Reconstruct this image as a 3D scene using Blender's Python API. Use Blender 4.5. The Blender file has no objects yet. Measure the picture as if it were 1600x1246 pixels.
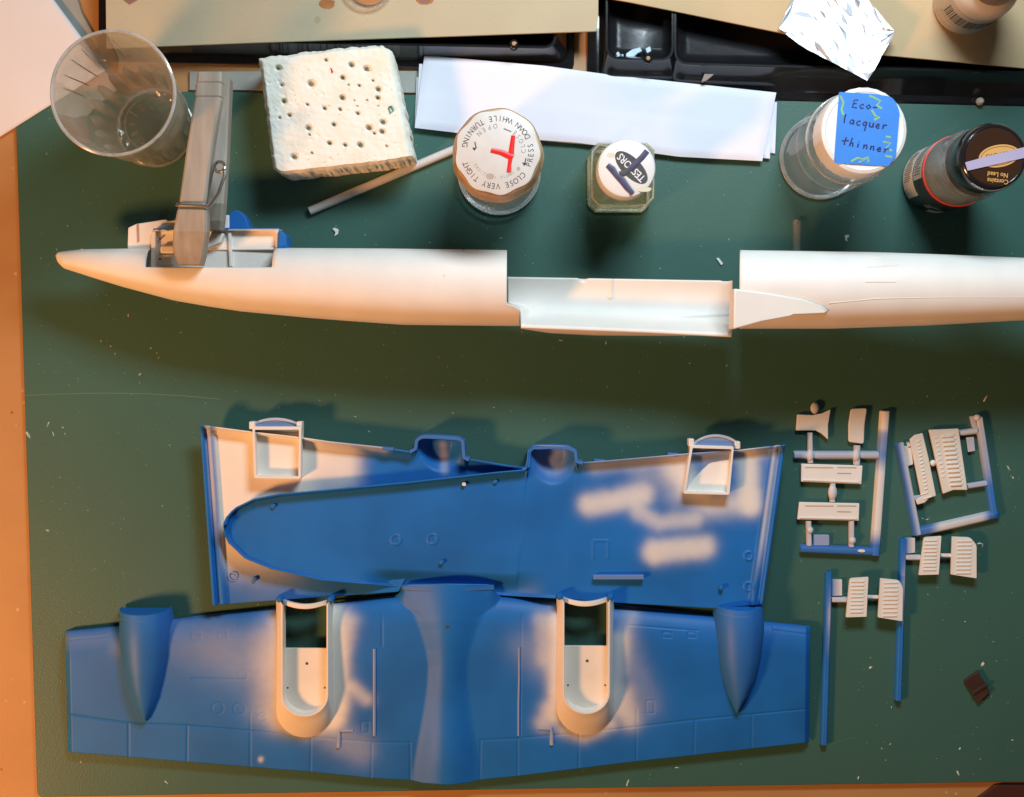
import bpy, bmesh, math, random
import numpy as np
from mathutils import Vector, Matrix, noise as mnoise
random.seed(7); rng = np.random.default_rng(7)
sc = bpy.context.scene
C = sc.collection

# ------------------------------------------------------------------ camera (all sizes below in millimetres, scene in metres)
F = 2200.0; D = 710.0; TILT = -math.atan(78 / 2200.0)
cam = bpy.data.cameras.new('camera'); co = bpy.data.objects.new('camera', cam); C.objects.link(co)
cam.sensor_width = 36.0; cam.lens = F / 1600 * 36; cam.clip_start = 0.01; cam.clip_end = 20
co.location = (0, 0, D / 1000); co.rotation_euler = (TILT, 0, 0)
sc.camera = co
# ------------------------------------------------------------------ light
wd = bpy.data.worlds.new('World'); sc.world = wd; wd.use_nodes = True
wd.node_tree.nodes['Background'].inputs[0].default_value = (1.0, 0.9, 0.8, 1)
wd.node_tree.nodes['Background'].inputs[1].default_value = 0.045
def lamp(name, loc, target, size, sy, power, col, shape='RECTANGLE'):
    l = bpy.data.lights.new(name, 'AREA'); l.shape = shape; l.size = size / 1000; l.size_y = sy / 1000
    l.energy = power; l.color = col
    o = bpy.data.objects.new(name, l); C.objects.link(o)
    o.location = [c / 1000 for c in loc]
    d = Vector(target) - Vector(loc); o.rotation_euler = d.to_track_quat('-Z', 'Y').to_euler()
    return o
lamp('cool_desk_lamp', (130, 345, 390), (40, 40, 0), 210, 110, 2.8, (0.74, 0.89, 1.0))
lamp('warm_desk_lamp', (-700, -420, 620), (-60, -20, 0), 150, 150, 9.2, (1.0, 0.44, 0.15), 'ELLIPSE')
sc.view_settings.view_transform = 'Standard'; sc.view_settings.look = 'None'
sc.view_settings.exposure = 0; sc.view_settings.gamma = 1
sc.cycles.max_bounces = 16; sc.cycles.transmission_bounces = 12; sc.cycles.transparent_max_bounces = 16
sc.cycles.use_denoising = True; sc.cycles.sample_clamp_indirect = 4

# ------------------------------------------------------------------ pixel of the photograph -> point at height z (mm)
cA, sA = math.cos(TILT), math.sin(TILT)
def W(x, y, z=0.0):
    dx = (x - 800) / F; dy = -(y - 623) / F
    Y = dy * cA + sA; Z = dy * sA - cA
    t = (D - z) / (-Z)
    return dx * t, Y * t, z
def PX(X, Y, Z):
    Zr = Z - D
    y2 = Y * cA + Zr * sA; z2 = -Y * sA + Zr * cA
    return 800 + F * X / (-z2), 623 - F * y2 / (-z2)
def smooth(d, a, b):
    t = np.clip((d - a) / (b - a), 0, 1); return t * t * (3 - 2 * t)
def fnoise(x, y, s, seed=0):
    r = np.random.default_rng(seed); v = 0
    for k in range(6):
        a = r.uniform(0, 6.28); f = s * (1 + .6 * k); p, q = r.uniform(0, 6.28, 2)
        v = v + np.sin((x * math.cos(a) + y * math.sin(a)) * f + p + 1.7 * np.sin((y * math.cos(a) - x * math.sin(a)) * f * .6 + q)) / (1 + .5 * k)
    return v / 3.0
def pdist(x, y, pts):
    x = np.asarray(x, float); y = np.asarray(y, float); d = np.full(x.shape, 1e9)
    for (a, b), (c, e) in zip(pts[:-1], pts[1:]):
        vx, vy = c - a, e - b; L = vx * vx + vy * vy + 1e-9
        t = np.clip(((x - a) * vx + (y - b) * vy) / L, 0, 1)
        d = np.minimum(d, np.hypot(x - a - t * vx, y - b - t * vy))
    return d
def inpoly(x, y, poly):
    r = np.zeros(np.shape(x), bool); n = len(poly)
    for i in range(n):
        x0, y0 = poly[i]; x1, y1 = poly[(i + 1) % n]
        if y0 == y1: continue
        c = ((y0 > y) != (y1 > y)) & (x < (x1 - x0) * (y - y0) / (y1 - y0) + x0)
        r ^= c
    return r

# ------------------------------------------------------------------ objects
def thing(name, label, cat, px, z=0, group=None):
    o = bpy.data.objects.new(name, None); C.objects.link(o); o.empty_display_size = .01
    b = W(px[0], px[1], z); o.location = [c / 1000 for c in b]; o['label'] = label; o['category'] = cat
    if group: o['group'] = group
    return o
def world(o):
    v = Vector((0, 0, 0))
    while o is not None: v = v + Vector(o.location); o = o.parent
    return v
def tag(o, label, cat, group=None):
    o['label'] = label; o['category'] = cat
    if group: o['group'] = group
    return o
def mk(name, V, Fc, mat, parent=None, sm=False, paint=None, label=None, kind=None):
    V = np.array(V, float).reshape(-1, 3) / 1000
    me = bpy.data.meshes.new(name)
    cen = (V.min(0) + V.max(0)) / 2; cen[2] = V[:, 2].min()
    me.from_pydata([tuple(v) for v in (V - cen)], [], Fc if isinstance(Fc, list) else Fc.tolist())
    o = bpy.data.objects.new(name, me); C.objects.link(o)
    if parent is not None: o.parent = parent; o.location = Vector(cen) - world(parent)
    else: o.location = cen
    me.materials.append(mat)
    if sm: me.polygons.foreach_set('use_smooth', np.ones(len(me.polygons), bool))
    if paint is not None:
        px, py = PX(V[:, 0] * 1000, V[:, 1] * 1000, V[:, 2] * 1000)
        p = paint(px, py) if callable(paint) else np.full(len(V), paint)
        a = me.attributes.new('paint', 'FLOAT', 'POINT'); a.data.foreach_set('value', np.ascontiguousarray(p, dtype=np.float32))
    if label: o['label'] = label
    if kind: o['kind'] = kind
    me.update(); return o
def bevel(o, w, seg=2, ang=30):
    m = o.modifiers.new('bevel', 'BEVEL'); m.width = w / 1000; m.segments = seg; m.limit_method = 'ANGLE'; m.angle_limit = math.radians(ang)
    m.use_clamp_overlap = True
    return o
def solidify(o, t, off=-1):
    m = o.modifiers.new('thick', 'SOLIDIFY'); m.thickness = t / 1000; m.offset = off; return o
def autosm(o, ang=35):
    o.data.polygons.foreach_set('use_smooth', np.ones(len(o.data.polygons), bool))
    try: o.data.set_sharp_from_angle(angle=math.radians(ang))
    except Exception: pass
    return o
def prism(name, poly, z0, z1, mat, parent=None, bev=0, paint=None, label=None, kind=None, ztop=None, seg=2):
    """px outline measured at the top height, straight sides"""
    n = len(poly); top = []
    for i, (x, y) in enumerate(poly):
        zt = z1 if ztop is None else ztop[i]; top.append(W(x, y, zt))
    a = sum(top[i][0] * top[(i + 1) % n][1] - top[(i + 1) % n][0] * top[i][1] for i in range(n))
    if a < 0: top = top[::-1]
    V = top + [(x, y, z0) for x, y, _ in top]
    Fc = [list(range(n)), list(range(2 * n - 1, n - 1, -1))] + [[i, n + i, n + (i + 1) % n, (i + 1) % n] for i in range(n)]
    o = mk(name, V, Fc, mat, parent, paint=paint, label=label, kind=kind)
    if bev: bevel(o, bev, seg)
    return o
def rounded(poly, r, n=5):
    out = []; m = len(poly)
    for i in range(m):
        p = Vector(poly[i]); a = Vector(poly[i - 1]) - p; b = Vector(poly[(i + 1) % m]) - p
        rr = r[i] if isinstance(r, (list, tuple)) else r
        rr = min(rr, a.length * .45, b.length * .45)
        if rr <= 0: out.append(tuple(p)); continue
        s = p + a.normalized() * rr; e = p + b.normalized() * rr
        for k in range(n + 1):
            t = k / n; q = s * (1 - t) ** 2 + p * 2 * t * (1 - t) + e * t * t; out.append((q.x, q.y))
    return out
def loft(name, rings, mat, parent=None, cap0=False, cap1=False, closed=True, sm=True, paint=None, label=None, flip=False, close_rings=False):
    n = len(rings[0]); V = [p for r in rings for p in r]; Fc = []
    R = len(rings)
    for i in range(R if close_rings else R - 1):
        i2 = (i + 1) % R
        for j in range(n if closed else n - 1):
            k = (j + 1) % n; f = [i * n + j, i * n + k, i2 * n + k, i2 * n + j]
            Fc.append(f[::-1] if flip else f)
    if cap0: Fc.append(list(range(n))[::-1] if not flip else list(range(n)))
    if cap1: Fc.append([(R - 1) * n + j for j in (range(n) if not flip else range(n - 1, -1, -1))])
    o = mk(name, V, Fc, mat, parent, paint=paint, label=label)
    bm = bmesh.new(); bm.from_mesh(o.data); bmesh.ops.recalc_face_normals(bm, faces=bm.faces); bm.to_mesh(o.data); bm.free()
    if sm: autosm(o)
    return o
def circ(cx, cy, z, r, n=64, rf=None):
    return [(cx + (r if rf is None else rf(r, a)) * math.cos(a), cy + (r if rf is None else rf(r, a)) * math.sin(a), z) for a in [2 * math.pi * k / n for k in range(n)]]
def lathe(name, cen, prof, mat, parent=None, n=64, rf=None, cap0=True, cap1=True, label=None):
    """cen = (X, Y) mm; prof = [(r, z)]"""
    return loft(name, [circ(cen[0], cen[1], z, max(r, .01), n, rf) for r, z in prof], mat, parent, cap0, cap1, label=label)
def tube(name, pts, r, mat, parent=None, n=8, cyc=False, paint=None, flat=1.0, label=None, kind=None):
    pts = [Vector(p) for p in pts]; rings = []; m = len(pts); up = Vector((0, 0, 1))
    for i, p in enumerate(pts):
        a = pts[i - 1] if (i or cyc) else p; b = pts[(i + 1) % m] if (i < m - 1 or cyc) else p
        t = (b - a).normalized(); s = t.cross(up)
        s = s.normalized() if s.length > 1e-4 else Vector((1, 0, 0)); u = s.cross(t)
        rr = r[i] if isinstance(r, (list, tuple)) else r
        rings.append([tuple(p + s * rr * math.cos(q) + u * rr * flat * math.sin(q)) for q in [2 * math.pi * k / n for k in range(n)]])
    o = loft(name, rings, mat, parent, not cyc, not cyc, paint=paint, close_rings=cyc, label=label)
    if kind: o['kind'] = kind
    return o
def bar(name, p0, p1, w, z0, h, mat, parent, paint=None, w1=None, top=.62, seg=8, rnd=True):
    """moulded sprue runner, p0/p1 in px, w in px"""
    x0, y0, _ = W(p0[0], p0[1], z0); x1, y1, _ = W(p1[0], p1[1], z0)
    d = Vector((x1 - x0, y1 - y0, 0)); L = d.length; t = d / L; s = Vector((-t.y, t.x, 0)); rings = []
    ks = [0, .35 / L] + [k / seg for k in range(1, seg)] + [1 - .35 / L, 1]
    for i, k in enumerate(ks):
        ww = (w + ((w1 or w) - w) * k) * .32 / 2; e = .82 if rnd and i in (0, len(ks) - 1) else 1
        c = Vector((x0, y0, z0)) + d * k
        prof = [(-1, 0), (-1, .25), (-top, .93), (-top * .75, 1), (top * .75, 1), (top, .93), (1, .25), (1, 0)]
        rings.append([tuple(c + s * (a * ww * e) + Vector((0, 0, b * h * e))) for a, b in prof])
    return loft(name, rings, mat, parent, True, True, paint=paint, sm=True)
def ball(name, cen, rx, ry, rz, mat, parent, paint=None, n=14):
    rings = [[(cen[0] + rx * math.cos(p) * math.cos(a), cen[1] + ry * math.cos(p) * math.sin(a), cen[2] + rz * math.sin(p)) for a in [2 * math.pi * k / n for k in range(n)]]
             for p in [(-.5 + (k + .25) / 8.5) * math.pi * .98 for k in range(9)]]
    return loft(name, rings, mat, parent, True, True, paint=paint)
def grid_faces(nu, nv, keep=None):
    i = np.arange(nu - 1)[:, None]; j = np.arange(nv - 1)[None, :]
    a = i * nv + j; f = np.stack([a, a + 1, a + nv + 1, a + nv], -1).reshape(-1, 4)
    return f if keep is None else f[keep.reshape(-1)]
def ruled(top, bot, pitch, power=1.0, topxy=None):
    """grid of px coordinates between two curves y(x); returns X[nu,nv], Y, u, v"""
    tx, ty = np.array(top, float).T; bx, by = np.array(bot, float).T
    nu = int(max(tx[-1] - tx[0], bx[-1] - bx[0]) / pitch) + 2
    mid = len(ty) // 2
    nv = int(np.max(np.interp(np.linspace(bx[0], bx[-1], 30), bx, by) - np.interp(np.linspace(tx[0], tx[-1], 30), tx, ty)) / pitch) + 2
    s = np.linspace(0, 1, nu) ** power
    xt = tx[0] + (tx[-1] - tx[0]) * s; xb = bx[0] + (bx[-1] - bx[0]) * s
    yt = np.interp(xt, tx, ty); yb = np.interp(xb, bx, by)
    v = np.linspace(0, 1, nv)
    X = xt[:, None] * (1 - v) + xb[:, None] * v; Y = yt[:, None] * (1 - v) + yb[:, None] * v
    return X, Y, s[:, None] + 0 * X, v[None, :] + 0 * X
def sheet(name, X, Y, Z, mat, parent=None, paint=None, thick=1.0, hole=None, label=None, off=None):
    nu, nv = X.shape
    wx, wy, wz = W(X, Y, Z)
    V = np.stack([wx, wy, wz + 0 * wx], -1).reshape(-1, 3)
    keep = None
    if hole is not None:
        cx = (X[:-1, :-1] + X[1:, 1:]) / 2; cy = (Y[:-1, :-1] + Y[1:, 1:]) / 2; keep = ~hole(cx, cy)
    o = mk(name, V, grid_faces(nu, nv, keep), mat, parent, sm=True, paint=paint, label=label)
    bm = bmesh.new(); bm.from_mesh(o.data)
    if sum(f.normal.z for f in bm.faces) < 0: bmesh.ops.reverse_faces(bm, faces=bm.faces)
    bmesh.ops.delete(bm, geom=[v for v in bm.verts if not v.link_faces], context='VERTS')
    bm.to_mesh(o.data); bm.free()
    if thick: solidify(o, thick)
    return o
def solid_sheet(name, X, Y, Z, z0, mat, parent=None, label=None, paint=None, side=None):
    """heightfield top with vertical skirts down to z0"""
    nu, nv = X.shape
    wx, wy, wz = W(X, Y, Z); V = np.stack([wx, wy, wz + 0 * wx], -1).reshape(-1, 3)
    idx = np.arange(nu * nv).reshape(nu, nv)
    ring = list(idx[:, 0]) + list(idx[-1, 1:]) + list(idx[-2::-1, -1]) + list(idx[0, -2:0:-1])
    Fc = grid_faces(nu, nv).tolist(); levels = [.97, .6, .3, 0]; prev = ring; VV = [V]; base = nu * nv
    for L in levels:
        R = V[ring].copy(); R[:, 2] = z0 + (R[:, 2] - z0) * L
        if side and 0 < L < .97: R[:, :2] += rng.normal(0, side, (len(ring), 2))
        VV.append(R); cur = list(range(base, base + len(ring))); base += len(ring); m = len(ring)
        Fc += [[prev[k], prev[(k + 1) % m], cur[(k + 1) % m], cur[k]] for k in range(m)]; prev = cur
    Fc.append(prev[::-1])
    o = mk(name, np.concatenate(VV), Fc, mat, parent, paint=paint, label=label)
    bm = bmesh.new(); bm.from_mesh(o.data); bmesh.ops.recalc_face_normals(bm, faces=bm.faces); bm.to_mesh(o.data); bm.free()
    return autosm(o, 50)
FONT = None
def text(name, s, size, cen, rot, mat, parent, z, h=.12, spread=1.0, sx=1.0, bold=0.0, label=None):
    cu = bpy.data.curves.new('t', 'FONT'); cu.body = s; cu.size = size; cu.align_x = 'CENTER'; cu.align_y = 'CENTER'
    cu.space_character = spread; cu.offset = bold; cu.extrude = h / 2; cu.resolution_u = 3
    to = bpy.data.objects.new('t', cu); me = bpy.data.meshes.new_from_object(to)
    M = Matrix.Translation((cen[0], cen[1], z + h / 2)) @ Matrix.Rotation(rot, 4, 'Z') @ Matrix.Scale(sx, 4, (1, 0, 0))
    V = [M @ v.co for v in me.vertices]; Fc = [list(p.vertices) for p in me.polygons]
    bpy.data.objects.remove(to); bpy.data.curves.remove(cu); bpy.data.meshes.remove(me)
    return mk(name, [tuple(v) for v in V], Fc, mat, parent, label=label)

# ------------------------------------------------------------------ materials
def nodes(name):
    m = bpy.data.materials.new(name); m.use_nodes = True; nt = m.node_tree
    return m, nt, nt.nodes['Principled BSDF'], nt.nodes, nt.links
def ramp(N, a, b, p0=.35, p1=.65):
    r = N.new('ShaderNodeValToRGB'); r.color_ramp.elements[0].color = (*a, 1); r.color_ramp.elements[1].color = (*b, 1)
    r.color_ramp.elements[0].position = p0; r.color_ramp.elements[1].position = p1; return r
def pm(name, col, rough=.5, var=.12, scale=40, bump=0, bscale=None, metal=0, spec=.5, col2=None, stretch=None, coat=0, lo=.3, hi=.7, detail=6):
    m, nt, P, N, L = nodes(name)
    tc = N.new('ShaderNodeTexCoord'); mp = N.new('ShaderNodeMapping'); L.new(tc.outputs['Object'], mp.inputs['Vector'])
    if stretch: mp.inputs['Scale'].default_value = stretch
    n = N.new('ShaderNodeTexNoise'); n.inputs['Scale'].default_value = scale; n.inputs['Detail'].default_value = detail
    L.new(mp.outputs[0], n.inputs['Vector'])
    c2 = col2 or tuple(c * (1 - var) for c in col)
    r = ramp(N, c2, col if col2 else tuple(min(1, c * (1 + var * .5)) for c in col), lo, hi)
    L.new(n.outputs['Fac'], r.inputs[0]); L.new(r.outputs[0], P.inputs['Base Color'])
    P.inputs['Roughness'].default_value = rough; P.inputs['Metallic'].default_value = metal
    P.inputs['Specular IOR Level'].default_value = spec; P.inputs['Coat Weight'].default_value = coat
    if bump:
        n2 = N.new('ShaderNodeTexNoise'); n2.inputs['Scale'].default_value = bscale or scale * 8; n2.inputs['Detail'].default_value = 4
        L.new(mp.outputs[0], n2.inputs['Vector'])
        b = N.new('ShaderNodeBump'); b.inputs['Strength'].default_value = bump; b.inputs['Distance'].default_value = .0003
        L.new(n2.outputs['Fac'], b.inputs['Height']); L.new(b.outputs[0], P.inputs['Normal'])
    return m
def specks(m, col, scale, thr, seed=0):
    nt = m.node_tree; N = nt.nodes; L = nt.links; P = N['Principled BSDF']
    src = P.inputs['Base Color'].links[0].from_socket
    tc = N.new('ShaderNodeTexCoord'); v = N.new('ShaderNodeTexVoronoi'); v.inputs['Scale'].default_value = scale
    mp = N.new('ShaderNodeMapping'); mp.inputs['Location'].default_value = (seed, seed * .7, 0)
    L.new(tc.outputs['Object'], mp.inputs[0]); L.new(mp.outputs[0], v.inputs['Vector'])
    r = ramp(N, (1, 1, 1), (0, 0, 0), thr * .6, thr); L.new(v.outputs['Distance'], r.inputs[0])
    # only some of the cells carry a speck
    lt = N.new('ShaderNodeMath'); lt.operation = 'GREATER_THAN'; lt.inputs[1].default_value = .72; L.new(v.outputs['Color'], lt.inputs[0])
    mu = N.new('ShaderNodeMath'); mu.operation = 'MULTIPLY'; L.new(r.outputs[0], mu.inputs[0]); L.new(lt.outputs[0], mu.inputs[1])
    mx = N.new('ShaderNodeMixRGB'); mx.inputs[2].default_value = (*col, 1)
    L.new(mu.outputs[0], mx.inputs[0]); L.new(src, mx.inputs[1]); L.new(mx.outputs[0], P.inputs['Base Color'])
    return m
def plastic(name, blue, white, rough=.50):
    m, nt, P, N, L = nodes(name)
    at = N.new('ShaderNodeAttribute'); at.attribute_name = 'paint'
    tc = N.new('ShaderNodeTexCoord'); n = N.new('ShaderNodeTexNoise'); n.inputs['Scale'].default_value = 260; n.inputs['Detail'].default_value = 5
    L.new(tc.outputs['Object'], n.inputs['Vector'])
    # overspray: grainy at the feathered edge
    a = N.new('ShaderNodeMath'); a.operation = 'MULTIPLY_ADD'; a.inputs[1].default_value = .30; a.inputs[2].default_value = -.15
    L.new(n.outputs['Fac'], a.inputs[0])
    b = N.new('ShaderNodeMath'); b.operation = 'MULTIPLY'; L.new(a.outputs[0], b.inputs[0])
    c1 = N.new('ShaderNodeMath'); c1.operation = 'SUBTRACT'; c1.inputs[0].default_value = 1.2; L.new(at.outputs['Fac'], c1.inputs[1])
    c2 = N.new('ShaderNodeMath'); c2.operation = 'MULTIPLY'; L.new(c1.outputs[0], c2.inputs[0]); L.new(at.outputs['Fac'], c2.inputs[1])
    L.new(c2.outputs[0], b.inputs[1])
    s = N.new('ShaderNodeMath'); s.operation = 'ADD'; s.use_clamp = True; L.new(at.outputs['Fac'], s.inputs[0]); L.new(b.outputs[0], s.inputs[1])
    n2 = N.new('ShaderNodeTexNoise'); n2.inputs['Scale'].default_value = 25; L.new(tc.outputs['Object'], n2.inputs['Vector'])
    rb = ramp(N, tuple(v * .86 for v in blue), tuple(v * 1.1 for v in blue)); L.new(n2.outputs['Fac'], rb.inputs[0])
    mx = N.new('ShaderNodeMixRGB'); mx.inputs[2].default_value = (*white, 1)
    L.new(s.outputs[0], mx.inputs[0]); L.new(rb.outputs[0], mx.inputs[1]); L.new(mx.outputs[0], P.inputs['Base Color'])
    rr = N.new('ShaderNodeMath'); rr.operation = 'MULTIPLY_ADD'; rr.inputs[1].default_value = .25; rr.inputs[2].default_value = rough
    L.new(s.outputs[0], rr.inputs[0]); L.new(rr.outputs[0], P.inputs['Roughness'])
    P.inputs['Specular IOR Level'].default_value = .32
    bp = N.new('ShaderNodeBump'); bp.inputs['Strength'].default_value = .12; bp.inputs['Distance'].default_value = .0002
    n3 = N.new('ShaderNodeTexNoise'); n3.inputs['Scale'].default_value = 900; L.new(tc.outputs['Object'], n3.inputs['Vector'])
    L.new(n3.outputs['Fac'], bp.inputs['Height']); L.new(bp.outputs[0], P.inputs['Normal'])
    return m
def glass(name, tint=(1, 1, 1), clear=.55, rough=.0, ior=1.48, film=.12):
    m, nt, P, N, L = nodes(name); out = N['Material Output']
    g = N.new('ShaderNodeBsdfGlass'); g.inputs['Color'].default_value = (*tint, 1); g.inputs['Roughness'].default_value = rough; g.inputs['IOR'].default_value = ior
    t = N.new('ShaderNodeBsdfTransparent'); t.inputs[0].default_value = (*tint, 1)
    mx = N.new('ShaderNodeMixShader'); mx.inputs[0].default_value = clear
    L.new(g.outputs[0], mx.inputs[1]); L.new(t.outputs[0], mx.inputs[2]); 
    # scattering film: puts the glow of light gathered in the glass into its colour
    d = N.new('ShaderNodeBsdfDiffuse'); d.inputs[0].default_value = (.9 * tint[0], .9 * tint[1], .9 * tint[2], 1)
    gl_ = N.new('ShaderNodeBsdfGlossy'); gl_.inputs['Roughness'].default_value = .14
    m2 = N.new('ShaderNodeMixShader'); m2.inputs[0].default_value = .35; L.new(d.outputs[0], m2.inputs[1]); L.new(gl_.outputs[0], m2.inputs[2])
    tc = N.new('ShaderNodeTexCoord'); n = N.new('ShaderNodeTexNoise'); n.inputs['Scale'].default_value = 90; n.inputs['Detail'].default_value = 5
    L.new(tc.outputs['Object'], n.inputs['Vector'])
    mr = N.new('ShaderNodeMapRange'); mr.inputs['From Min'].default_value = .3; mr.inputs['From Max'].default_value = .75; mr.inputs['To Min'].default_value = film * .5; mr.inputs['To Max'].default_value = film * 1.6
    L.new(n.outputs['Fac'], mr.inputs['Value'])
    m3 = N.new('ShaderNodeMixShader'); L.new(mr.outputs[0], m3.inputs[0]); L.new(mx.outputs[0], m3.inputs[1]); L.new(m2.outputs[0], m3.inputs[2])
    L.new(m3.outputs[0], out.inputs['Surface']); N.remove(P)
    return m

BLUE = plastic('blue_plastic', (.012, .150, .49), (.84, .78, .68))
WHITE = pm('white_primer', (.84, .80, .73), .5, .05, 60, .1, 900)
CREAM = pm('cream_primer', (.80, .74, .64), .55, .06, 60, .1, 900)
MAT = pm('mat_green', (.054, .140, .112), .40, .2, 9, .25, 1400, col2=(.045, .120, .095), spec=.35)
specks(MAT, (.16, .26, .18), 260, .10, 3)
WOOD = pm('desk_board', (.50, .27, .105), .5, .2, 14, .15, 500, col2=(.43, .22, .080), stretch=(1, 1.6, 1), detail=10)
specks(WOOD, (.62, .38, .20), 170, .17, 1); specks(WOOD, (.25, .10, .04), 120, .10, 5)
BLACK = pm('black_plastic', (.012, .012, .014), .16, .3, 80, .1, 300, coat=.3)
CARD = pm('grey_cardboard', (.50, .43, .285), .8, .06, 30, .25, 1500, col2=(.455, .39, .255))
CARD2 = pm('tan_cardboard', (.56, .41, .23), .8, .06, 30, .25, 1500, col2=(.52, .37, .20))
for c_ in (CARD, CARD2): specks(c_, (.33, .24, .14), 500, .12, 2)
PAPER = pm('white_paper', (.80, .76, .74), .8, .03, 20, .1, 900)
TISSUE = pm('white_tissue', (.80, .80, .88), .9, .03, 30, .2, 2000)
FOAM = pm('foam', (.88, .86, .76), .85, .06, 70, .9, 500, col2=(.82, .76, .60), lo=.25, hi=.55)
specks(FOAM, (.55, .45, .28), 420, .16, 9)
PINWOOD = pm('weathered_wood', (.44, .39, .32), .65, .3, 160, .4, 500, col2=(.28, .24, .19), stretch=(1, .12, 1))
STEEL = pm('steel_wire', (.45, .42, .38), .3, .2, 80, metal=.9)
FOIL = pm('foil', (.74, .74, .77), .42, .03, 30, metal=1)
GREYC = pm('grey_strip', (.33, .34, .30), .6, .1, 60, .1)
INK = pm('ink', (.06, .06, .06), .6)
INKG = pm('worn_ink', (.28, .28, .28), .6)
RED = pm('red_marker', (.80, .02, .015), .4)
PURPLE = pm('purple_marker', (.07, .06, .13), .45, .3, 300)
LIDW = pm('white_lid', (.66, .64, .60), .4, .05, 120)
LIDP = pm('white_cap_plastic', (.80, .78, .74), .35, .04, 120)
BRASS = pm('stained_metal', (.50, .36, .20), .4, .3, 300, metal=.3, col2=(.40, .24, .12))
CLEAR = glass('clear_glass'); SOLIDY = glass('pale_yellow_glass', (1.0, .98, .80), .7, ior=1.42, film=.10); RIMG = glass('bright_rim_glass', (.97, 1, 1), .3, film=.5); SOLIDG = glass('liquid_filled_glass', (.98, .99, .99), .66, ior=1.42, film=.11)  # RIMG: extra milky film paints in the light gathered by thick rims
LIQ = glass('clear_liquid', (.98, .98, .95), .6, ior=1.36)
LIQY = glass('pale_yellow_liquid', (.95, .95, .72), .6, ior=1.36)
TAPE = pm('blue_tape', (.035, .22, .70), .6, .1, 60, .2, 900)
TAPEY = pm('green_print', (.22, .45, .22), .6)
GOLD = pm('gold_print', (.85, .48, .15), .35, .05, metal=.3)
CAPB = pm('cap_warm_sheen', (.055, .024, .012), .22, .1, 40, metal=.25, coat=.4)  # brown of the black cap's top is a warm reflection put into its colour

# ------------------------------------------------------------------ setting
prism('desk', [(-1500, -1400), (3100, -1400), (3100, 2700), (-1500, 2700)], -22.5, -2.5, WOOD, kind='structure')
mat_t = thing('cutting_mat', 'large dark green self-healing cutting mat covered in specks and cuts, under all the model parts', 'cutting mat', (800, 700), -2.5)
mo = prism('mat_sheet', rounded([(23, 142), (360, 144), (1230, 158), (1800, 171), (1800, 1219), (850, 1233), (58, 1246)], [8, 0, 0, 20, 20, 0, 10]), -2.5, 0, MAT, mat_t, .4)
# mo needs a flat top: long n-gon is fine
SCR = pm('cut_line', (.13, .24, .14), .6)
def cut(pts, w=.28):
    V = []; Fc = []
    for i, (x, y) in enumerate(pts):
        X_, Y_, _ = W(x, y, 0); V += [(X_, Y_ - w / 2, .05), (X_, Y_ + w / 2, .05)]
        if i: Fc.append([2 * i - 2, 2 * i, 2 * i + 1, 2 * i - 1])
    o = mk('knife_cut', V, Fc, SCR, mat_t); solidify(o, .04, 0); return o
cut([(38, 618), (90, 616), (160, 614.5), (230, 615.5), (290, 619), (345, 624)])
cut([(246, 451), (248, 462), (249, 470)], .4)

for _ in range(26):
    x, y = random.uniform(70, 1580), random.uniform(180, 1210); a = random.uniform(0, 6.28); L = random.uniform(8, 60); b = a + random.uniform(-.25, .25)
    cut([(x, y), (x + L * .5 * math.cos(a), y + L * .5 * math.sin(a)), (x + L * .5 * (math.cos(a) + math.cos(b)), y + L * .5 * (math.sin(a) + math.sin(b)))], random.uniform(.05, .14))
# crumbs of plastic on the mat
CR = pm('crumb', (.62, .62, .50), .6); CRW = pm('crumb_white', (.75, .78, .72), .6)
def crumbs(name, pts, mat, kind='stuff'):
    V = []; Fc = []
    for x, y, r in pts:
        X_, Y_, _ = W(x, y, 0); b = len(V); a0 = random.uniform(0, 6.28); st = random.uniform(1, 2.6)
        for k in range(5):
            a = 6.28 * k / 5; q = r * random.uniform(.6, 1.2)
            ux, uy = q * math.cos(a) * st, q * math.sin(a) / st ** .5
            V.append((X_ + ux * math.cos(a0) - uy * math.sin(a0), Y_ + ux * math.sin(a0) + uy * math.cos(a0), .02))
        V.append((X_, Y_, .06 + r * .8)); Fc += [[b + k, b + (k + 1) % 5, b + 5] for k in range(5)]
    return mk(name, V, Fc, mat, kind=kind)
P_ = []
for _ in range(850):
    x, y = random.uniform(60, 1590), random.uniform(170, 1215)
    P_.append((x, y, random.choice([.10, .12, .16, .2, .3]) * random.uniform(.7, 1.2)))
P_ += [(158, 533, .5), (173, 541, .5), (180, 553, .45), (44, 680, 1.1), (75, 664, .8), (98, 668, .5), (201, 493, .6), (236, 544, .5), (245, 552, .35),
       (219, 585, .6), (83, 678, .5), (127, 1191, .8), (260, 1223, .6), (74, 829, .8), (981, 1223, .9), (1058, 1200, .5), (1378, 1170, .5),
       (1391, 1163, .4), (1341, 1216, .6), (1500, 1170, .7), (1536, 1038, 1.4), (1360, 1044, 1.0), (1497, 1208, .8), (1582, 1157, .6),
       (1530, 850, 1.0), (1535, 853, .6), (1576, 732, .8), (1583, 747, .6), (1540, 623, .9), (947, 536, .5), (876, 532, .5), (1442, 811, .6), (1449, 812, .5)]
crumbs('plastic_crumbs', P_, CR)
def bit(name, label, pts, h=.9, mat=CRW, z=0):
    o = prism(name, pts, z, z + h, mat, bev=.15); return tag(o, label, 'shaving')
bit('plastic_shaving', 'tiny curled white shaving below the foam block', [(519, 358), (523, 356), (529, 359), (528, 366), (522, 370), (524, 363)])
bit('plastic_shaving', 'small white plastic sliver left of the fuselage tail section', [(1119, 404), (1123, 403), (1130, 412), (1127, 415)])
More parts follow.
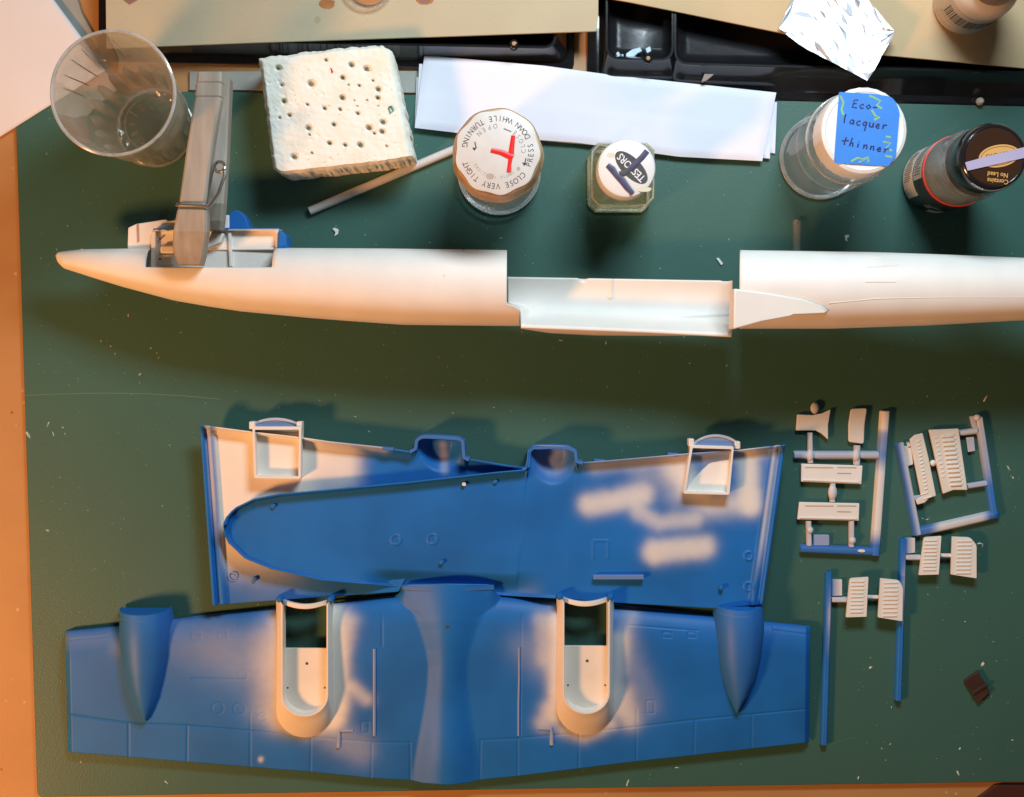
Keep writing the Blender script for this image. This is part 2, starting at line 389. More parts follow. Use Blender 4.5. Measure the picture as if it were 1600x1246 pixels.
bit('plastic_shaving', 'thin pale offcut curl on the mat just above the tail section', [(1320, 368), (1326, 367), (1327, 370), (1323, 373), (1325, 377), (1321, 376)], .6)

dark = pm('dark_brown', (.055, .026, .018), .5, .3, 90, .3)
ch = thing('plastic_chip', 'small dark brown square chip lying alone at lower right of the mat', 'chip', (1528, 1074))
prism('slab', [(1507, 1064), (1528, 1049), (1548, 1082), (1529, 1099)], 0, 2.2, dark, ch, .3)
prism('ridge', [(1519, 1082), (1542, 1068), (1545, 1072), (1521, 1087)], 2.2, 3.0, dark, ch, .3)
tag(prism('folder_corner', [(1500, 1400), (1522, 1253), (1556, 1228), (1900, 1228), (1900, 1400)], -2.5, .6, pm('oxblood', (.075, .025, .018), .4), bev=.3),
    'dark oxblood corner of a flat case peeking in at the bottom right edge', 'case')

# ------------------------------------------------------------------ top left papers
tag(prism('grey_band', [(84, -40), (108, -40), (128, 22), (158, 75), (120, 75), (60, -40)], -2.4, -1.4, GREYC, bev=.2),
    'grey plastic strip showing between white sheet and cardboard, top left', 'strip')
X, Y, u, v = ruled([(-70, -60), (58, -36)], [(-70, 258), (163, 112)], 12)
def zpaper(x, y): return 1.1 + 0.7 * fnoise(x, y, .012, 3)
# quadrilateral sheet of paper
def quad_grid(a, b, c, d, n, m):
    u = np.linspace(0, 1, n)[:, None]; v = np.linspace(0, 1, m)[None, :]
    X = (1 - u) * (1 - v) * a[0] + u * (1 - v) * b[0] + u * v * c[0] + (1 - u) * v * d[0]
    Y = (1 - u) * (1 - v) * a[1] + u * (1 - v) * b[1] + u * v * c[1] + (1 - u) * v * d[1]
    return X, Y
X, Y = quad_grid((-90, -60), (40, -60), (165, 110), (-90, 271), 30, 30)
o = sheet('paper_sheet', X, Y, np.maximum(zpaper(X, Y), .4), PAPER, thick=.25); tag(o, 'plain white sheet of paper under the drinking glass', 'paper')
tag(prism('grey_board', [(296, 112), (660, 111), (905, 121), (905, 149), (660, 145.5), (360, 141), (296, 141)], -2.5, -.7, GREYC, bev=.2), 'narrow grey board strip between the black tray and the top edge of the mat', 'board')

# ------------------------------------------------------------------ black trays
def rr(x0, y0, x1, y1, r, z, sl=0, n=6):
    p = rounded([(x0, y0 + sl * x0), (x1, y0 + sl * x1), (x1, y1 + sl * x1), (x0, y1 + sl * x0)], r, n)
    return [W(a, b, z) for a, b in p]
def tray(label, fl, zf, pans, sl):
    t = thing('paint_tray', label, 'tray', ((fl[0] + fl[2]) / 2, 60), -2.5)
    x0, y0, x1, y1 = fl
    loft('flange', [rr(x0, y0, x1, y1, 14, -2.4, sl), rr(x0, y0, x1, y1, 14, -.2, sl), rr(x0 + 2, y0 + 2, x1 - 2, y1 - 2, 14, .3, sl)], BLACK, t, True, True)
    for (a, b, c, d, skx, skb) in pans:
        R = [rr(a - skx, b - 10, c + skx, d + skb, 20, .35, sl), rr(a - skx * .45, b - 6, c + skx * .45, d + skb * .5, 22, 6, sl), rr(a - 3, b - 3, c + 3, d + 3, 22, 11.5, sl),
             rr(a - 1.5, b, c + 1.5, d + 1.5, 22, 12.6, sl), rr(a + 1.5, b, c - 1.5, d - 1.5, 20, 12.6, sl), rr(a + 3, b, c - 3, d - 3, 18, 11.3, sl),
             rr(a + 5, b + 5, c - 5, d - 6, 16, 3, sl), rr(a + 14, b + 14, c - 14, d - 16, 10, 1, sl)]
        loft('pan', R, BLACK, t, False, True)
    return t
t1 = tray('black plastic paint tray half hidden under the grey cardboard, top left', (154, -260, 897, 93), 0, [(262, -230, 868, 57, 20, 24)], .021)
t2 = tray('black plastic paint tray with open pans behind the foil, top right', (918, -260, 1660, 124), 0, [(948, -230, 1051, 67, 12, 40), (1055, -230, 1610, 72, 12, 40)], .026)
for T_, (x, y) in ((t1, (803, 70)), (t2, (1012, 93))):
    X_, Y_, _ = W(x, y, 12.6)
    lathe('knob', (X_, Y_), [(2.4, 9), (2.6, 12), (2.2, 14), (1.2, 14.6)], BLACK, T_, 16)
    lathe('knob_pin', (X_, Y_), [(1.0, 14.5), (1.0, 15.3), (.5, 15.5)], pm('rust', (.5, .25, .1), .5), T_, 12)
GLINT = pm('painted_glint', (.55, .72, .78), .25, .2, 300, .3)  # pale blue patches paint the lamp's reflection in the glossy pan
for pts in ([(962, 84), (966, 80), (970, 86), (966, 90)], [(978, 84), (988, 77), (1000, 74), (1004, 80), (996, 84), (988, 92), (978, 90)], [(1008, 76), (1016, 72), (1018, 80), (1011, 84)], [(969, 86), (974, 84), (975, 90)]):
    prism('painted_glint', pts, 2, 7.5, GLINT, t2, .4)
tag(prism('wood_splinter', rounded([(1096, 128), (1102, 113), (1112, 106), (1119, 109), (1115, 117), (1104, 126)], 3), .4, 7.6, pm('pinkish', (.32, .24, .21), .7), bev=.4), 'small pinkish splinter lying on the rim of the right black tray', 'splinter')
X_, Y_, _ = W(1529, 160, 0)
kn = lathe('bead', (X_, Y_), [(1.4, .3), (2.0, 1.6), (1.9, 3.2), (1.0, 4.4)], pm('ivory', (.6, .55, .45), .4), None, 20); tag(kn, 'tiny ivory bead at the lower edge of the right black tray', 'bead')

# ------------------------------------------------------------------ cardboards
ZC = 14.0
cb = thing('cardboard_sheet', 'grey cardboard sheet with orange stains lying across the left tray', 'cardboard', (550, 0), ZC)
prism('board', [(162, -260), (936, -260), (935, 20), (932, 49), (700, 57), (400, 67), (245, 73), (166, 76)], ZC, ZC + 1.6, CARD, cb, .25)
ST = pm('orange_stain', (.42, .16, .04), .7, .25, 200); ST2 = pm('brown_stain', (.25, .14, .10), .7)
def disc(name, x, y, rx, ry, z, h, mat, par, n=24, jag=.12):
    pts = [(x + rx * math.cos(a) * random.uniform(1 - jag, 1 + jag), y + ry * math.sin(a) * random.uniform(1 - jag, 1 + jag)) for a in [6.283 * k / n for k in range(n)]]
    return prism(name, pts, z, z + h, mat, par)
disc('stain', 511, 6, 13, 8, ZC + 1.6, .06, ST, cb); disc('stain', 664, 0, 14, 8, ZC + 1.6, .06, ST, cb)
disc('stain', 664, 2, 8, 4, ZC + 1.66, .05, ST2, cb)
disc('stain', 496, 32, 5, 6, ZC + 1.6, .05, pm('faint_stain', (.42, .35, .22), .8), cb)
prism('print_mark', [(192, 0), (208, -6), (216, 0), (202, 8)], ZC + 1.6, ZC + 1.68, ST2, cb)
X_, Y_, _ = W(576, -24, ZC + 2)
dish = thing('clear_dish', 'rim of a clear round dish on the grey cardboard, cut by the top edge', 'dish', (576, -24), ZC + 1.6)
lathe('bowl', (X_, Y_), [(10, ZC + 1.7), (12, ZC + 2.2), (12.8, ZC + 5), (12.2, ZC + 5), (11.2, ZC + 2.7), (.1, ZC + 2.4)], CLEAR, dish, 48)
lathe('paint_pool', (X_, Y_), [(10.4, ZC + 2.75), (10.4, ZC + 3.1)], pm('rusty_wash', (.42, .2, .08), .3), dish, 40)
cb2 = tag(prism('cardboard_sheet', [(906, -260), (1900, -260), (1900, 135), (1600, 107), (1385, 87), (1222, 52), (985, 4), (906, -10)], ZC - .8, ZC + .6, CARD2, bev=.25),
          'tan cardboard sheet lying across the right black tray under the foil', 'cardboard')

# ------------------------------------------------------------------ foil
X, Y = quad_grid((1258, -52), (1350, -12), (1398, 50), (1217, 43), 2, 2)
foil_poly = [(1262, -40), (1350, -8), (1398, 49), (1357, 127), (1253, 73), (1217, 44), (1236, 0)]
X, Y, u, v = ruled([(1217, 44), (1236, 0), (1262, -45), (1350, -8), (1398, 49)], [(1217, 44.5), (1253, 73), (1357, 127), (1398, 49.5)], 11)
inn = (smooth(np.minimum(v, 1 - v), 0, .08) * smooth(np.minimum(u, 1 - u), 0, .08))
X = X + inn * rng.uniform(-3.4, 3.4, X.shape); Y = Y + inn * rng.uniform(-3.4, 3.4, X.shape)
Z = 16.2 + np.clip(Y * .045, 0, 8) + (X - 1217) * .03 + rng.uniform(-.42, .45, X.shape) + .7 * np.abs(np.sin((X * .8 + Y * .5) * .031 + 1)) + (.6) * np.abs(np.sin((X * .3 - Y) * .043))
o = sheet('foil_square', X, Y, Z, FOIL, thick=.1); tag(o, 'crumpled square of shiny kitchen foil lying on the tan cardboard', 'foil')
o.data.polygons.foreach_set('use_smooth', np.zeros(len(o.data.polygons), bool))

# ------------------------------------------------------------------ drinking glass
gl = thing('drinking_glass', 'small clear drinking glass with fluted base, standing on the paper and mat', 'glass', (243, 200), 1.5)
bx, by, _ = W(243, 200, 1.5); rx, ry, _ = W(177, 146, 82)
def flute(amp, k=20):
    return lambda r, a: r * (1 - amp * abs(math.cos(a * k / 2)))
def gring(t, r, z, amp=0):
    return circ(bx + (rx - bx) * t, by + (ry - by) * t, z, r, 120, flute(amp) if amp else None)
zs = lambda z: (z - 2) / 80
outer = [gring(zs(z), r, z, a) for r, z, a in ((17.5, 1.6, 0), (19.6, 2.0, 0), (20.2, 4, 0), (20.5, 8, .01), (20.9, 12, .03), (21.5, 20, .035), (22.6, 32, .02), (23.4, 40, .0), (25, 58, 0), (27.4, 80, 0), (27.8, 81.6, 0), (27.6, 82.3, 0))]
inner = [gring(zs(z), r, z, a) for r, z, a in ((26.9, 82.3, 0), (26.4, 81.2, 0), (24, 60, 0), (22.2, 40, 0), (20.2, 26, .03), (18.2, 16, .08), (16.5, 12, .06), (12.5, 10.2, 0), (5, 9.8, 0), (.1, 9.8, 0))]
tube('rim', gring(1.0, 27.3, 82.3), .75, RIMG, gl, 8, True); tube('foot_rim', gring(0, 18.8, 1.7), .7, RIMG, gl, 8, True)
loft('body', outer + inner, glass('tumbler_glass', (.97, .95, .90), .55, film=.12), gl, True, True)
FL = glass('flute_glass', (.98, .97, .93), .6, film=.26)
for k in range(18):
    a = 6.2832 * k / 18 + .1; P3 = []
    for z, r in ((10, 19.2), (14, 20.0), (22, 20.6), (30, 21.2), (36, 21.9), (39, 22.4)):
        t = zs(z); P3.append((bx + (rx - bx) * t + r * math.cos(a), by + (ry - by) * t + r * math.sin(a), z))
    tube('flute', P3, [.6, 2.0, 2.6, 2.6, 1.8, .5], FL, gl, 10, flat=.5)
EM = glass('embossed_glass', (.85, .78, .60), .3, .15, film=.35)
for k in range(12):
    a = k * .5236; rr_ = 9.5
    text('embossed_mark', random.choice('6J3SOB8U'), 4.6, (bx + (rx - bx) * .1 + rr_ * math.cos(a), by + (ry - by) * .1 + rr_ * math.sin(a)), a + 1.57, EM, gl, 10.3, .8)
tube('embossed_ring', circ(bx + (rx - bx) * .1, by + (ry - by) * .1, 10.6, 13, 48), .35, EM, gl, 6, True)
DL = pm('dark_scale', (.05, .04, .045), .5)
for (p, q) in (((128, 78), (150, 98)), ((112, 94), (150, 118)), ((101, 118), (135, 132)), ((99, 138), (124, 149)), ((175, 62), (195, 82))):
    # dark marks on the inner wall, high on the glass
    a3 = W(p[0], p[1], 66 if p[0] < 170 else 70); b3 = W(q[0], q[1], 44)
    tube('scale_mark', [a3, tuple((a3[i] + b3[i]) / 2 for i in range(3)), b3], .28, DL, gl, 5)

# ------------------------------------------------------------------ foam block
FT = [(405, 93), (420, 88), (450, 87), (470, 83), (530, 76), (594, 71), (613, 81)]
FB = [(427, 265), (437, 270), (446, 272), (520, 264), (600, 255), (648, 247)]
X, Y, u, v = ruled(FT, FB, 1.5)
dl = np.minimum(np.minimum(u * 200, (1 - u) * 220), np.minimum(v, 1 - v) * 190)
# wavy outline
X = X + (1 - smooth(dl, 0, 8)) * 1.6 * fnoise(X, Y, .16, 5); Y = Y + (1 - smooth(dl, 0, 8)) * 1.6 * fnoise(X, Y, .19, 6)
Z = 30 - 2.6 * (1 - smooth(dl, 0, 5)) - 1.8 * (1 - smooth((1 - u) * 220, 0, 11)) + .22 * fnoise(X, Y, .12, 8) + .14 * fnoise(X, Y, .5, 9)
HO = [(180,350,12),(425,310,8),(555,335,13),(632,355,14),(510,400,11),(348,432,17),(198,437,8),(595,440,7),(692,460,12),(690,503,10),(508,503,13),(210,520,12),(330,537,7),(635,515,5),(418,557,9),(497,562,8),(588,583,9),(238,592,9),(187,605,7),(465,640,10),(716,628,13),(335,658,13),(645,657,14),(712,676,12),(672,685,7),(340,692,6),(443,735,11),(523,745,9),(600,745,14),(735,750,6),(262,805,15),(352,785,6),(665,415,6),(541,437,5),(570,517,4),(585,545,4),(692,545,4)]
for hx, hy, hr in HO:
    px_, py_, r_ = 380 + hx / 3.279, hy / 3.279, hr / 3.279 * 1.25
    d = np.hypot(X - px_, (Y - py_)); Z = Z - min(5, 1.15 * r_) * (1 - smooth(d, r_ * .3, r_ * 1.3))
for _ in range(60):
    px_, py_ = random.uniform(415, 630), random.uniform(90, 255); d = np.hypot(X - px_, Y - py_); Z = Z - random.uniform(.3, 1.0) * np.exp(-(d / random.uniform(.9, 2.2)) ** 2)
fb = thing('foam_block', 'square white foam block with pin holes of many sizes poked in its top', 'foam block', (530, 190), 0)
solid_sheet('block', X, Y, Z, .1, FOAM, fb, side=.25)
prism('red_fleck', [(516, 106), (518, 107), (521, 113), (518, 115)], 30, 30.35, RED, fb)
tube('green_fleck', [W(607, 168, 30.3), W(611, 166, 30.4), W(615, 173, 30.4), W(610, 177, 30.3), W(607, 168, 30.3)], .35, pm('teal_bit', (.05, .3, .25), .5), fb, 6)

# white rod
p0, p1 = W(484, 330, 2.2), W(716, 231, 2.2)
o = tube('plastic_rod', [p0, tuple(p0[i] + (p1[i] - p0[i]) * .02 for i in range(3)), p1], 2.1, pm('rod_white', (.60, .60, .58), .4), None, 14); tag(o, 'thin white plastic rod leaning out from under the foam block', 'rod')
# clear tube
tb = W(1245, 345, 2.2); te = W(1245, 398, 2.2)
tt = thing('clear_tube', 'short clear plastic tube sticking out from under the fuselage tail section', 'tube', (1245, 370))
loft('tube_wall', [[(tb[0] + r * math.cos(a), y_, 2.3 + r * math.sin(a)) for a in [6.2832 * k / 20 for k in range(20)]] for r, y_ in ((2.1, te[1]), (2.1, tb[1]), (1.5, tb[1]), (1.5, te[1]))], glass('tube_glass', (.95, .96, .94), .88), tt, close_rings=True)
lathe('end_ring', (tb[0], tb[1] - .4), [(0.6, 2), (1.3, 2.4), (.6, 2.8)], pm('brown_ring', (.15, .08, .05), .4), tt, 12)

# ------------------------------------------------------------------ folded tissue
ti = thing('folded_tissue', 'long white paper towel folded flat, its right end fanned in layers', 'paper towel', (930, 170))
lay = [([(651, 121), (700, 118), (1214, 160)], [(648, 196), (700, 204), (1211, 240)], 1.6),
       ([(655, 100), (900, 112), (1205, 150)], [(650, 199), (880, 223), (1203, 248)], 3.0),
       ([(663, 87), (850, 103), (960, 118), (1213, 145)], [(648, 200), (760, 213), (900, 223), (1060, 245), (1191, 252)], 4.6)]
for i, (tp, bt, z) in enumerate(lay):
    X, Y, u, v = ruled(tp, bt, 5)
    e = np.minimum(np.minimum(v, 1 - v) * 110, np.minimum(u, 1 - u) * 560)
    Z = z - .9 * (1 - smooth(e, 0, 9)) + .35 * fnoise(X, Y, .016, 20 + i) + .25 * smooth(v, .45, .6)
    solid_sheet('layer', X, Y, Z, .05 + max(0, z - 1.5), TISSUE, ti)

# ------------------------------------------------------------------ jar with the marked lid
def on(x, y, z): a = W(x, y, z); return (a[0], a[1])
j1 = thing('glass_jar', 'round glass jar whose pale child-proof lid carries a red marker sign', 'jar', (780, 273))
c = on(780, 273, 0)
lathe('jar_wall', c, [(17, .1), (19.3, .8), (20.6, 4), (20.6, 50), (18.5, 56), (16.5, 60), (16.5, 66), (.1, 66)], SOLIDG, j1, 72)
lathe('lid', c, [(19.7, 63), (20.6, 64), (20.8, 66), (20.1, 67.2), (19.8, 78.5), (19.2, 79.6), (18.2, 80), (.1, 80)], BRASS, j1, 72, rf=lambda r, a: r * (1 + .012 * math.cos(a * 9)))
tube('base_rim', circ(c[0], c[1], 1.6, 19.4, 72), 1.1, RIMG, j1, 8, True); tube('base_rim', circ(c[0], c[1], 5.5, 20.2, 72), .5, RIMG, j1, 8, True)
lid1 = loft('lid_face', [circ(c[0], c[1], z, r, 90, lambda r, a: r * (1 + .025 * math.cos(a * 9 + .6))) for r, z in ((18.6, 80.0), (18.6, 80.45), (18.0, 80.7), (.1, 80.7))], LIDW, j1, True, True)
def arc_text(s, a0, a1, R, size, mat, par, cc, z, inward, bold=0):
    n = len(s)
    for i, chh in enumerate(s):
        if chh == ' ': continue
        a = a0 + (a1 - a0) * i / (n - 1); rot = a + math.pi / 2 if inward else a - math.pi / 2
        text('letter', chh, size, (cc[0] + R * math.cos(a), cc[1] + R * math.sin(a)), rot, mat, par, z, .06, bold=bold, sx=.85)
rd = math.radians
arc_text('PRESS DOWN WHILE TURNING', rd(-22), rd(168), 15.0, 3.6, INK, lid1, c, 80.7, True)
arc_text('CLOSE VERY TIGHT', rd(-42), rd(-160), 15.0, 3.6, INK, lid1, c, 80.7, False)
arc_text('CLOSE', rd(2), rd(48), 11.6, 3.0, INKG, lid1, c, 80.7, True)
arc_text('OPEN', rd(95), rd(135), 11.6, 3.0, INKG, lid1, c, 80.7, True)
arc_text('UNTIL IT CLICKS', rd(-55), rd(-150), 11.2, 1.9, INKG, lid1, c, 80.7, False)
tube('arrow_line', [(*on(742, 222, 80.8), 80.8), (*on(744, 232, 80.8), 80.8)], .25, INK, lid1, 5, flat=.3)
prism('arrow_head', [(738, 231), (745, 231), (741, 236)], 80.7, 80.8, INK, lid1)
tube('arrow_line', [(*on(822, 247, 80.8), 80.8), (*on(820, 256, 80.8), 80.8)], .25, INK, lid1, 5, flat=.3)
prism('arrow_head', [(816, 254), (823, 255), (819, 260)], 80.7, 80.8, INK, lid1)
tube('dash', [(*on(787, 201, 80.8), 80.8), (*on(799, 206, 80.8), 80.8)], .3, INKG, lid1, 5, flat=.3)
z8 = 80.95
def stroke(name, pts, r, mat, par, z, flat=.25):
    return tube(name, [(*on(x, y, z), z) for x, y in pts], r, mat, par, 8, flat=flat)
stroke('red_stroke', [(802, 212), (800, 228), (798, 245)], [.9, 1.1, 1.3], RED, lid1, z8)
stroke('red_stroke', [(798, 245), (796, 258), (795, 269)], [1.0, .8, 1.0], RED, lid1, z8)
stroke('red_stroke', [(767, 235), (782, 238), (801, 246)], [.9, 1.1, 1.4], RED, lid1, z8 + .05)
disc('rust_spot', 766, 276, 6, 5, 80.7, .05, pm('tan_spot', (.45, .38, .28), .6), lid1); disc('rust_spot', 810, 264, 3, 3, 80.7, .05, pm('tan_spot2', (.45, .38, .28), .6), lid1)

# ------------------------------------------------------------------ square bottle with round white cap
j2 = thing('square_bottle', 'small square glass bottle of pale yellow thinner with white cap and scribbled oval logo', 'bottle', (966, 284))
c = on(966, 284, 0)
def sq(h, ch_, z, rot=.0):
    p = [(-h, -h + ch_), (-h + ch_, -h), (h - ch_, -h), (h, -h + ch_), (h, h - ch_), (h - ch_, h), (-h + ch_, h), (-h, h - ch_)]
    return [(c[0] + a, c[1] + b, z) for a, b in p]
def sqc(r, z, m): # blend square->circle on 8 verts x4
    p = sq(17.3, 4, z); out = []
    for i in range(8):
        a = Vector(p[i]); b = Vector(p[(i + 1) % 8])
        for k in range(6):
            q = a.lerp(b, k / 6); d = Vector((q.x - c[0], q.y - c[1])); s = r / 17.3
            qq = d * s; cc_ = d.normalized() * r; f = qq.lerp(cc_, m); out.append((c[0] + f.x, c[1] + f.y, z))
    return out
loft('bottle_wall', [sqc(14.2, .1, 0), sqc(15.6, 1.6, 0), sqc(15.6, 26, 0), sqc(14.6, 30, .3), sqc(12, 34, .95), sqc(10.8, 36, 1), sqc(10.8, 42, 1), sqc(.2, 42, 1)], SOLIDY, j2, True, True)
tube('base_rim', sqc(14.8, 1.4, 0), .9, RIMG, j2, 8, True); tube('shoulder_rim', sqc(14.8, 28.2, .1), .5, RIMG, j2, 8, True)
lathe('cap_ring', c, [(12.6, 36), (13.6, 36.4), (13.6, 38.4), (13.2, 38.8)], pm('cap_rust', (.45, .28, .2), .5), j2, 60)
cap2 = lathe('cap', c, [(13.2, 38.8), (13.7, 40.5), (13.7, 49.6), (13.1, 51.4), (11.8, 52), (.1, 52)], LIDP, j2, 72)
yel = pm('yellowed', (.70, .66, .50), .5)
disc('glue_smear', 955, 243, 7, 4, 52, .05, yel, cap2); disc('glue_smear', 1006, 296, 12, 4, 52, .05, yel, cap2)
oc = on(986.5, 262, 52); ang = math.atan2(-(285 - 240), (1009 - 964))
oval = []
for k in range(40):
    a = 6.283 * k / 40; ux, uy = 9.8 * math.cos(a), 4.4 * math.sin(a)
    oval.append((oc[0] + ux * math.cos(ang) - uy * math.sin(ang), oc[1] + ux * math.sin(ang) + uy * math.cos(ang), 52.05))
mk('logo_oval', oval + [(x, y, 52.15) for x, y, z in oval], [list(range(40, 80))] + [[k, (k + 1) % 40, 40 + (k + 1) % 40, 40 + k] for k in range(40)], INK, cap2)
text('logo_lettering', 'TESTORS', 4.9, oc, ang + math.pi, pm('logo_white', (.8, .8, .8), .4), cap2, 52.15, .08, sx=.82, bold=.06)
stroke('marker_stroke', [(1011, 236), (1003, 246), (993, 256), (985, 264)], 1.35, PURPLE, cap2, 52.35, .12)
stroke('marker_stroke', [(985, 264), (976, 271), (968, 272)], 1.3, INK, cap2, 52.35, .12)
stroke('marker_stroke', [(949, 258), (957, 265), (964, 275), (972, 282), (980, 293), (989, 303)], [1.1, 1.5, 1.2, 1.6, 1.4, 1.1], PURPLE, cap2, 52.38, .12)

# ------------------------------------------------------------------ tall jar with blue tape
j3 = thing('tall_jar', 'tall clear glass jar with blue masking tape label on its white cap', 'jar', (1282, 247))
c = on(1282, 247, 0); R_ = 21
lathe('jar_wall', c, [(18, .1), (R_ - .8, .8), (R_, 4), (R_, 62), (19, 68), (17, 71), (17, 80), (.1, 80)], SOLIDG, j3, 72)
tube('base_rim', circ(c[0], c[1], 1.6, R_ - 1.2, 72), 1.1, RIMG, j3, 8, True); tube('shoulder_rim', circ(c[0], c[1], 63.5, R_ - .9, 72), .7, RIMG, j3, 8, True)
capj = lathe('cap', c, [(18.4, 71), (19.2, 72), (19.2, 86), (18.6, 87.4), (17.2, 88), (16.8, 87.7), (.1, 87.7)], LIDP, j3, 90, rf=lambda r, a: r * (1 + (.006 * math.cos(a * 60) if r > 19 else 0)))
prism('tape', rounded([(1311, 144), (1361, 146.5), (1392, 151), (1400, 160), (1406, 175), (1400, 245), (1388, 260), (1303, 255)], [2, 0, 6, 4, 6, 3, 2, 3], 3), 88, 88.2, TAPE, j3)
tape_o = [o for o in C.objects if o.name == 'tape'][0]
# handwriting: simple stroke letters on a 1 x 1 cell
GL = {'E': [[(.75, .95), (.15, .9), (.1, 0), (.75, .02)], [(.15, .48), (.6, .52)]],
      'c': [[(.7, .42), (.4, .5), (.12, .25), (.35, 0), (.72, .08)]], 'o': [[(.4, .5), (.1, .25), (.4, 0), (.72, .25), (.42, .5)]],
      '-': [[(.1, .25), (.7, .28)]], 'l': [[(.25, 1.0), (.2, .5), (.3, 0)]], 'a': [[(.65, .45), (.3, .5), (.1, .2), (.3, 0), (.6, .2), (.66, .46), (.7, 0)]],
      'q': [[(.62, .42), (.3, .5), (.1, .25), (.3, .05), (.6, .2), (.64, .48), (.58, -.5)]], 'u': [[(.12, .5), (.15, .1), (.4, 0), (.62, .2), (.66, .5), (.7, 0)]],
      'e': [[(.15, .25), (.62, .3), (.5, .5), (.2, .42), (.12, .15), (.4, 0), (.7, .1)]], 'r': [[(.2, .5), (.22, 0), (.25, .3), (.5, .5), (.75, .45)]],
      't': [[(.4, .95), (.32, .3), (.4, 0)], [(-.1, .45), (.85, .62)]], 'h': [[(.25, 1.0), (.15, 0), (.25, .35), (.5, .45), (.6, 0)]],
      'i': [[(.3, .48), (.32, 0)], [(.32, .7), (.35, .74)]], 'n': [[(.15, .5), (.18, 0), (.22, .35), (.5, .5), (.6, .3), (.62, 0)]]}
def hand(word, start, end, hgt, z, mat, par):
    n = len(word); dx = (end[0] - start[0]) / n; dy = (end[1] - start[1]) / n; L = math.hypot(dx, dy)
    for i, chh in enumerate(word):
        for st_ in GL[chh]:
            pts = [(start[0] + dx * (i + a) + dy / L * b * hgt * .9 + b * 1.2, start[1] + dy * (i + a) - dx / L * b * hgt) for a, b in st_]
            stroke('handwritten_letter', pts, .32, mat, par, z, .25)
PEN = pm('pen_ink', (.015, .015, .12), .5)
hand('Eco-', (1331, 168), (1373, 172), 13, 88.3, PEN, tape_o)
hand('lacquer', (1316, 192), (1387, 203), 14, 88.3, PEN, tape_o)
hand('thinner', (1315, 226), (1390, 240), 13, 88.3, PEN, tape_o)
for pts in ([(1313, 150), (1318, 160), (1315, 172), (1318, 180)], [(1358, 150), (1366, 153), (1376, 158), (1370, 165), (1378, 170)], [(1362, 172), (1368, 182), (1375, 183), (1366, 188)], [(1384, 214), (1392, 215)], [(1380, 222), (1392, 224), (1384, 232), (1394, 236)], [(1330, 253), (1340, 247), (1352, 250), (1342, 254)], [(1348, 250), (1356, 246), (1357, 254)], [(1383, 244), (1394, 246)]):
    stroke('printed_squiggle', pts, .5, TAPEY, tape_o, 88.25, .12)

# ------------------------------------------------------------------ dark capped bottle
j4 = thing('paint_bottle', 'paint bottle with black cap, red ring and black and white label, right edge', 'bottle', (1460, 282))
c = on(1460, 282, 0)
lathe('bottle_wall', c, [(14.5, .1), (16, .8), (16.5, 3), (16.5, 60), (15.2, 64), (14.4, 66), (14.4, 72), (13, 72), (13, 66), (15, 59), (15, 4), (12, 2.4), (.1, 2.4)], glass('bottle_clear', (.85, .88, .88), .3), j4, 64)
lathe('grey_paint', c, [(12, 2.8), (14.8, 4.2), (14.8, 52), (.1, 52)], pm('settled_paint', (.55, .60, .60), .35, .25, 90, col2=(.36, .41, .42)), j4, 48)
lab = pm('label_black', (.015, .015, .016), .35)
labo = lathe('label', c, [(16.55, 3), (16.8, 3.1), (16.8, 36.5), (16.55, 36.6)], lab, j4, 64, cap0=False, cap1=False)
lathe('red_ring', c, [(16.6, 36.6), (17.0, 36.8), (17.0, 38.6), (16.6, 38.8)], pm('red_band', (.75, .05, .03), .4), j4, 64, cap0=False, cap1=False)
def wrap(name, a0, a1, z0, z1, R, mat, par, cc, n=12, t=.12):
    V = []; Fc = []
    for i in range(n + 1):
        a = rd(a0 + (a1 - a0) * i / n)
        for r_, z_ in ((R, z0), (R, z1), (R + t, z1), (R + t, z0)): V.append((cc[0] + r_ * math.cos(a), cc[1] + r_ * math.sin(a), z_))
        if i: Fc += [[4 * i - 4 + k, 4 * i - 4 + (k + 1) % 4, 4 * i + (k + 1) % 4, 4 * i + k] for k in range(4)]
    Fc += [[0, 1, 2, 3], [4 * n + 3, 4 * n + 2, 4 * n + 1, 4 * n]]
    return autosm(mk(name, V, Fc, mat, par))
LW = pm('label_white', (.62, .60, .54), .5)
wrap('label_patch', 125, 215, 4, 20, 16.8, LW, labo, c)
wrap('label_patch', 250, 275, 5, 12, 16.8, LW, labo, c)
wrap('label_patch', 120, 190, 22, 35, 16.8, pm('label_grey', (.35, .40, .40), .5), labo, c)
for k in range(16):
    a = 135 + k * 3.4; wrap('print_line', a, a + 1.3, 6 + random.uniform(0, 3), 14 + random.uniform(0, 5), 16.93, INK, labo, c, 2, .05)
for k in range(14):
    a = 124 + k * 4.4; wrap('print_line', a, a + 1.5, 23 + random.uniform(0, 3), 30 + random.uniform(0, 4), 16.93, INK, labo, c, 2, .05)
wrap('print_line', 199, 202, 6, 8, 16.93, BRASS, labo, c, 2, .05); wrap('print_line', 205, 209, 6, 8, 16.93, BRASS, labo, c, 2, .05)
wrap('print_line', 236, 246, 14, 16, 16.8, LW, labo, c, 4, .05); wrap('print_line', 238, 262, 18.5, 19.6, 16.8, LW, labo, c, 4, .05)
cap4 = lathe('cap', c, [(14.6, 66), (15.2, 67), (15.2, 84), (14.8, 86), (14.0, 87.2), (13.2, 87.6), (12.6, 87.4), (.1, 87.4)], pm('cap_black', (.012, .012, .014), .18, coat=.5), j4, 80)
cf = lathe('cap_face', c, [(12.5, 87.45), (12.5, 87.6), (.1, 87.6)], CAPB, j4, 64)
ec = on(1561, 244, 87.6); ea = rd(9)
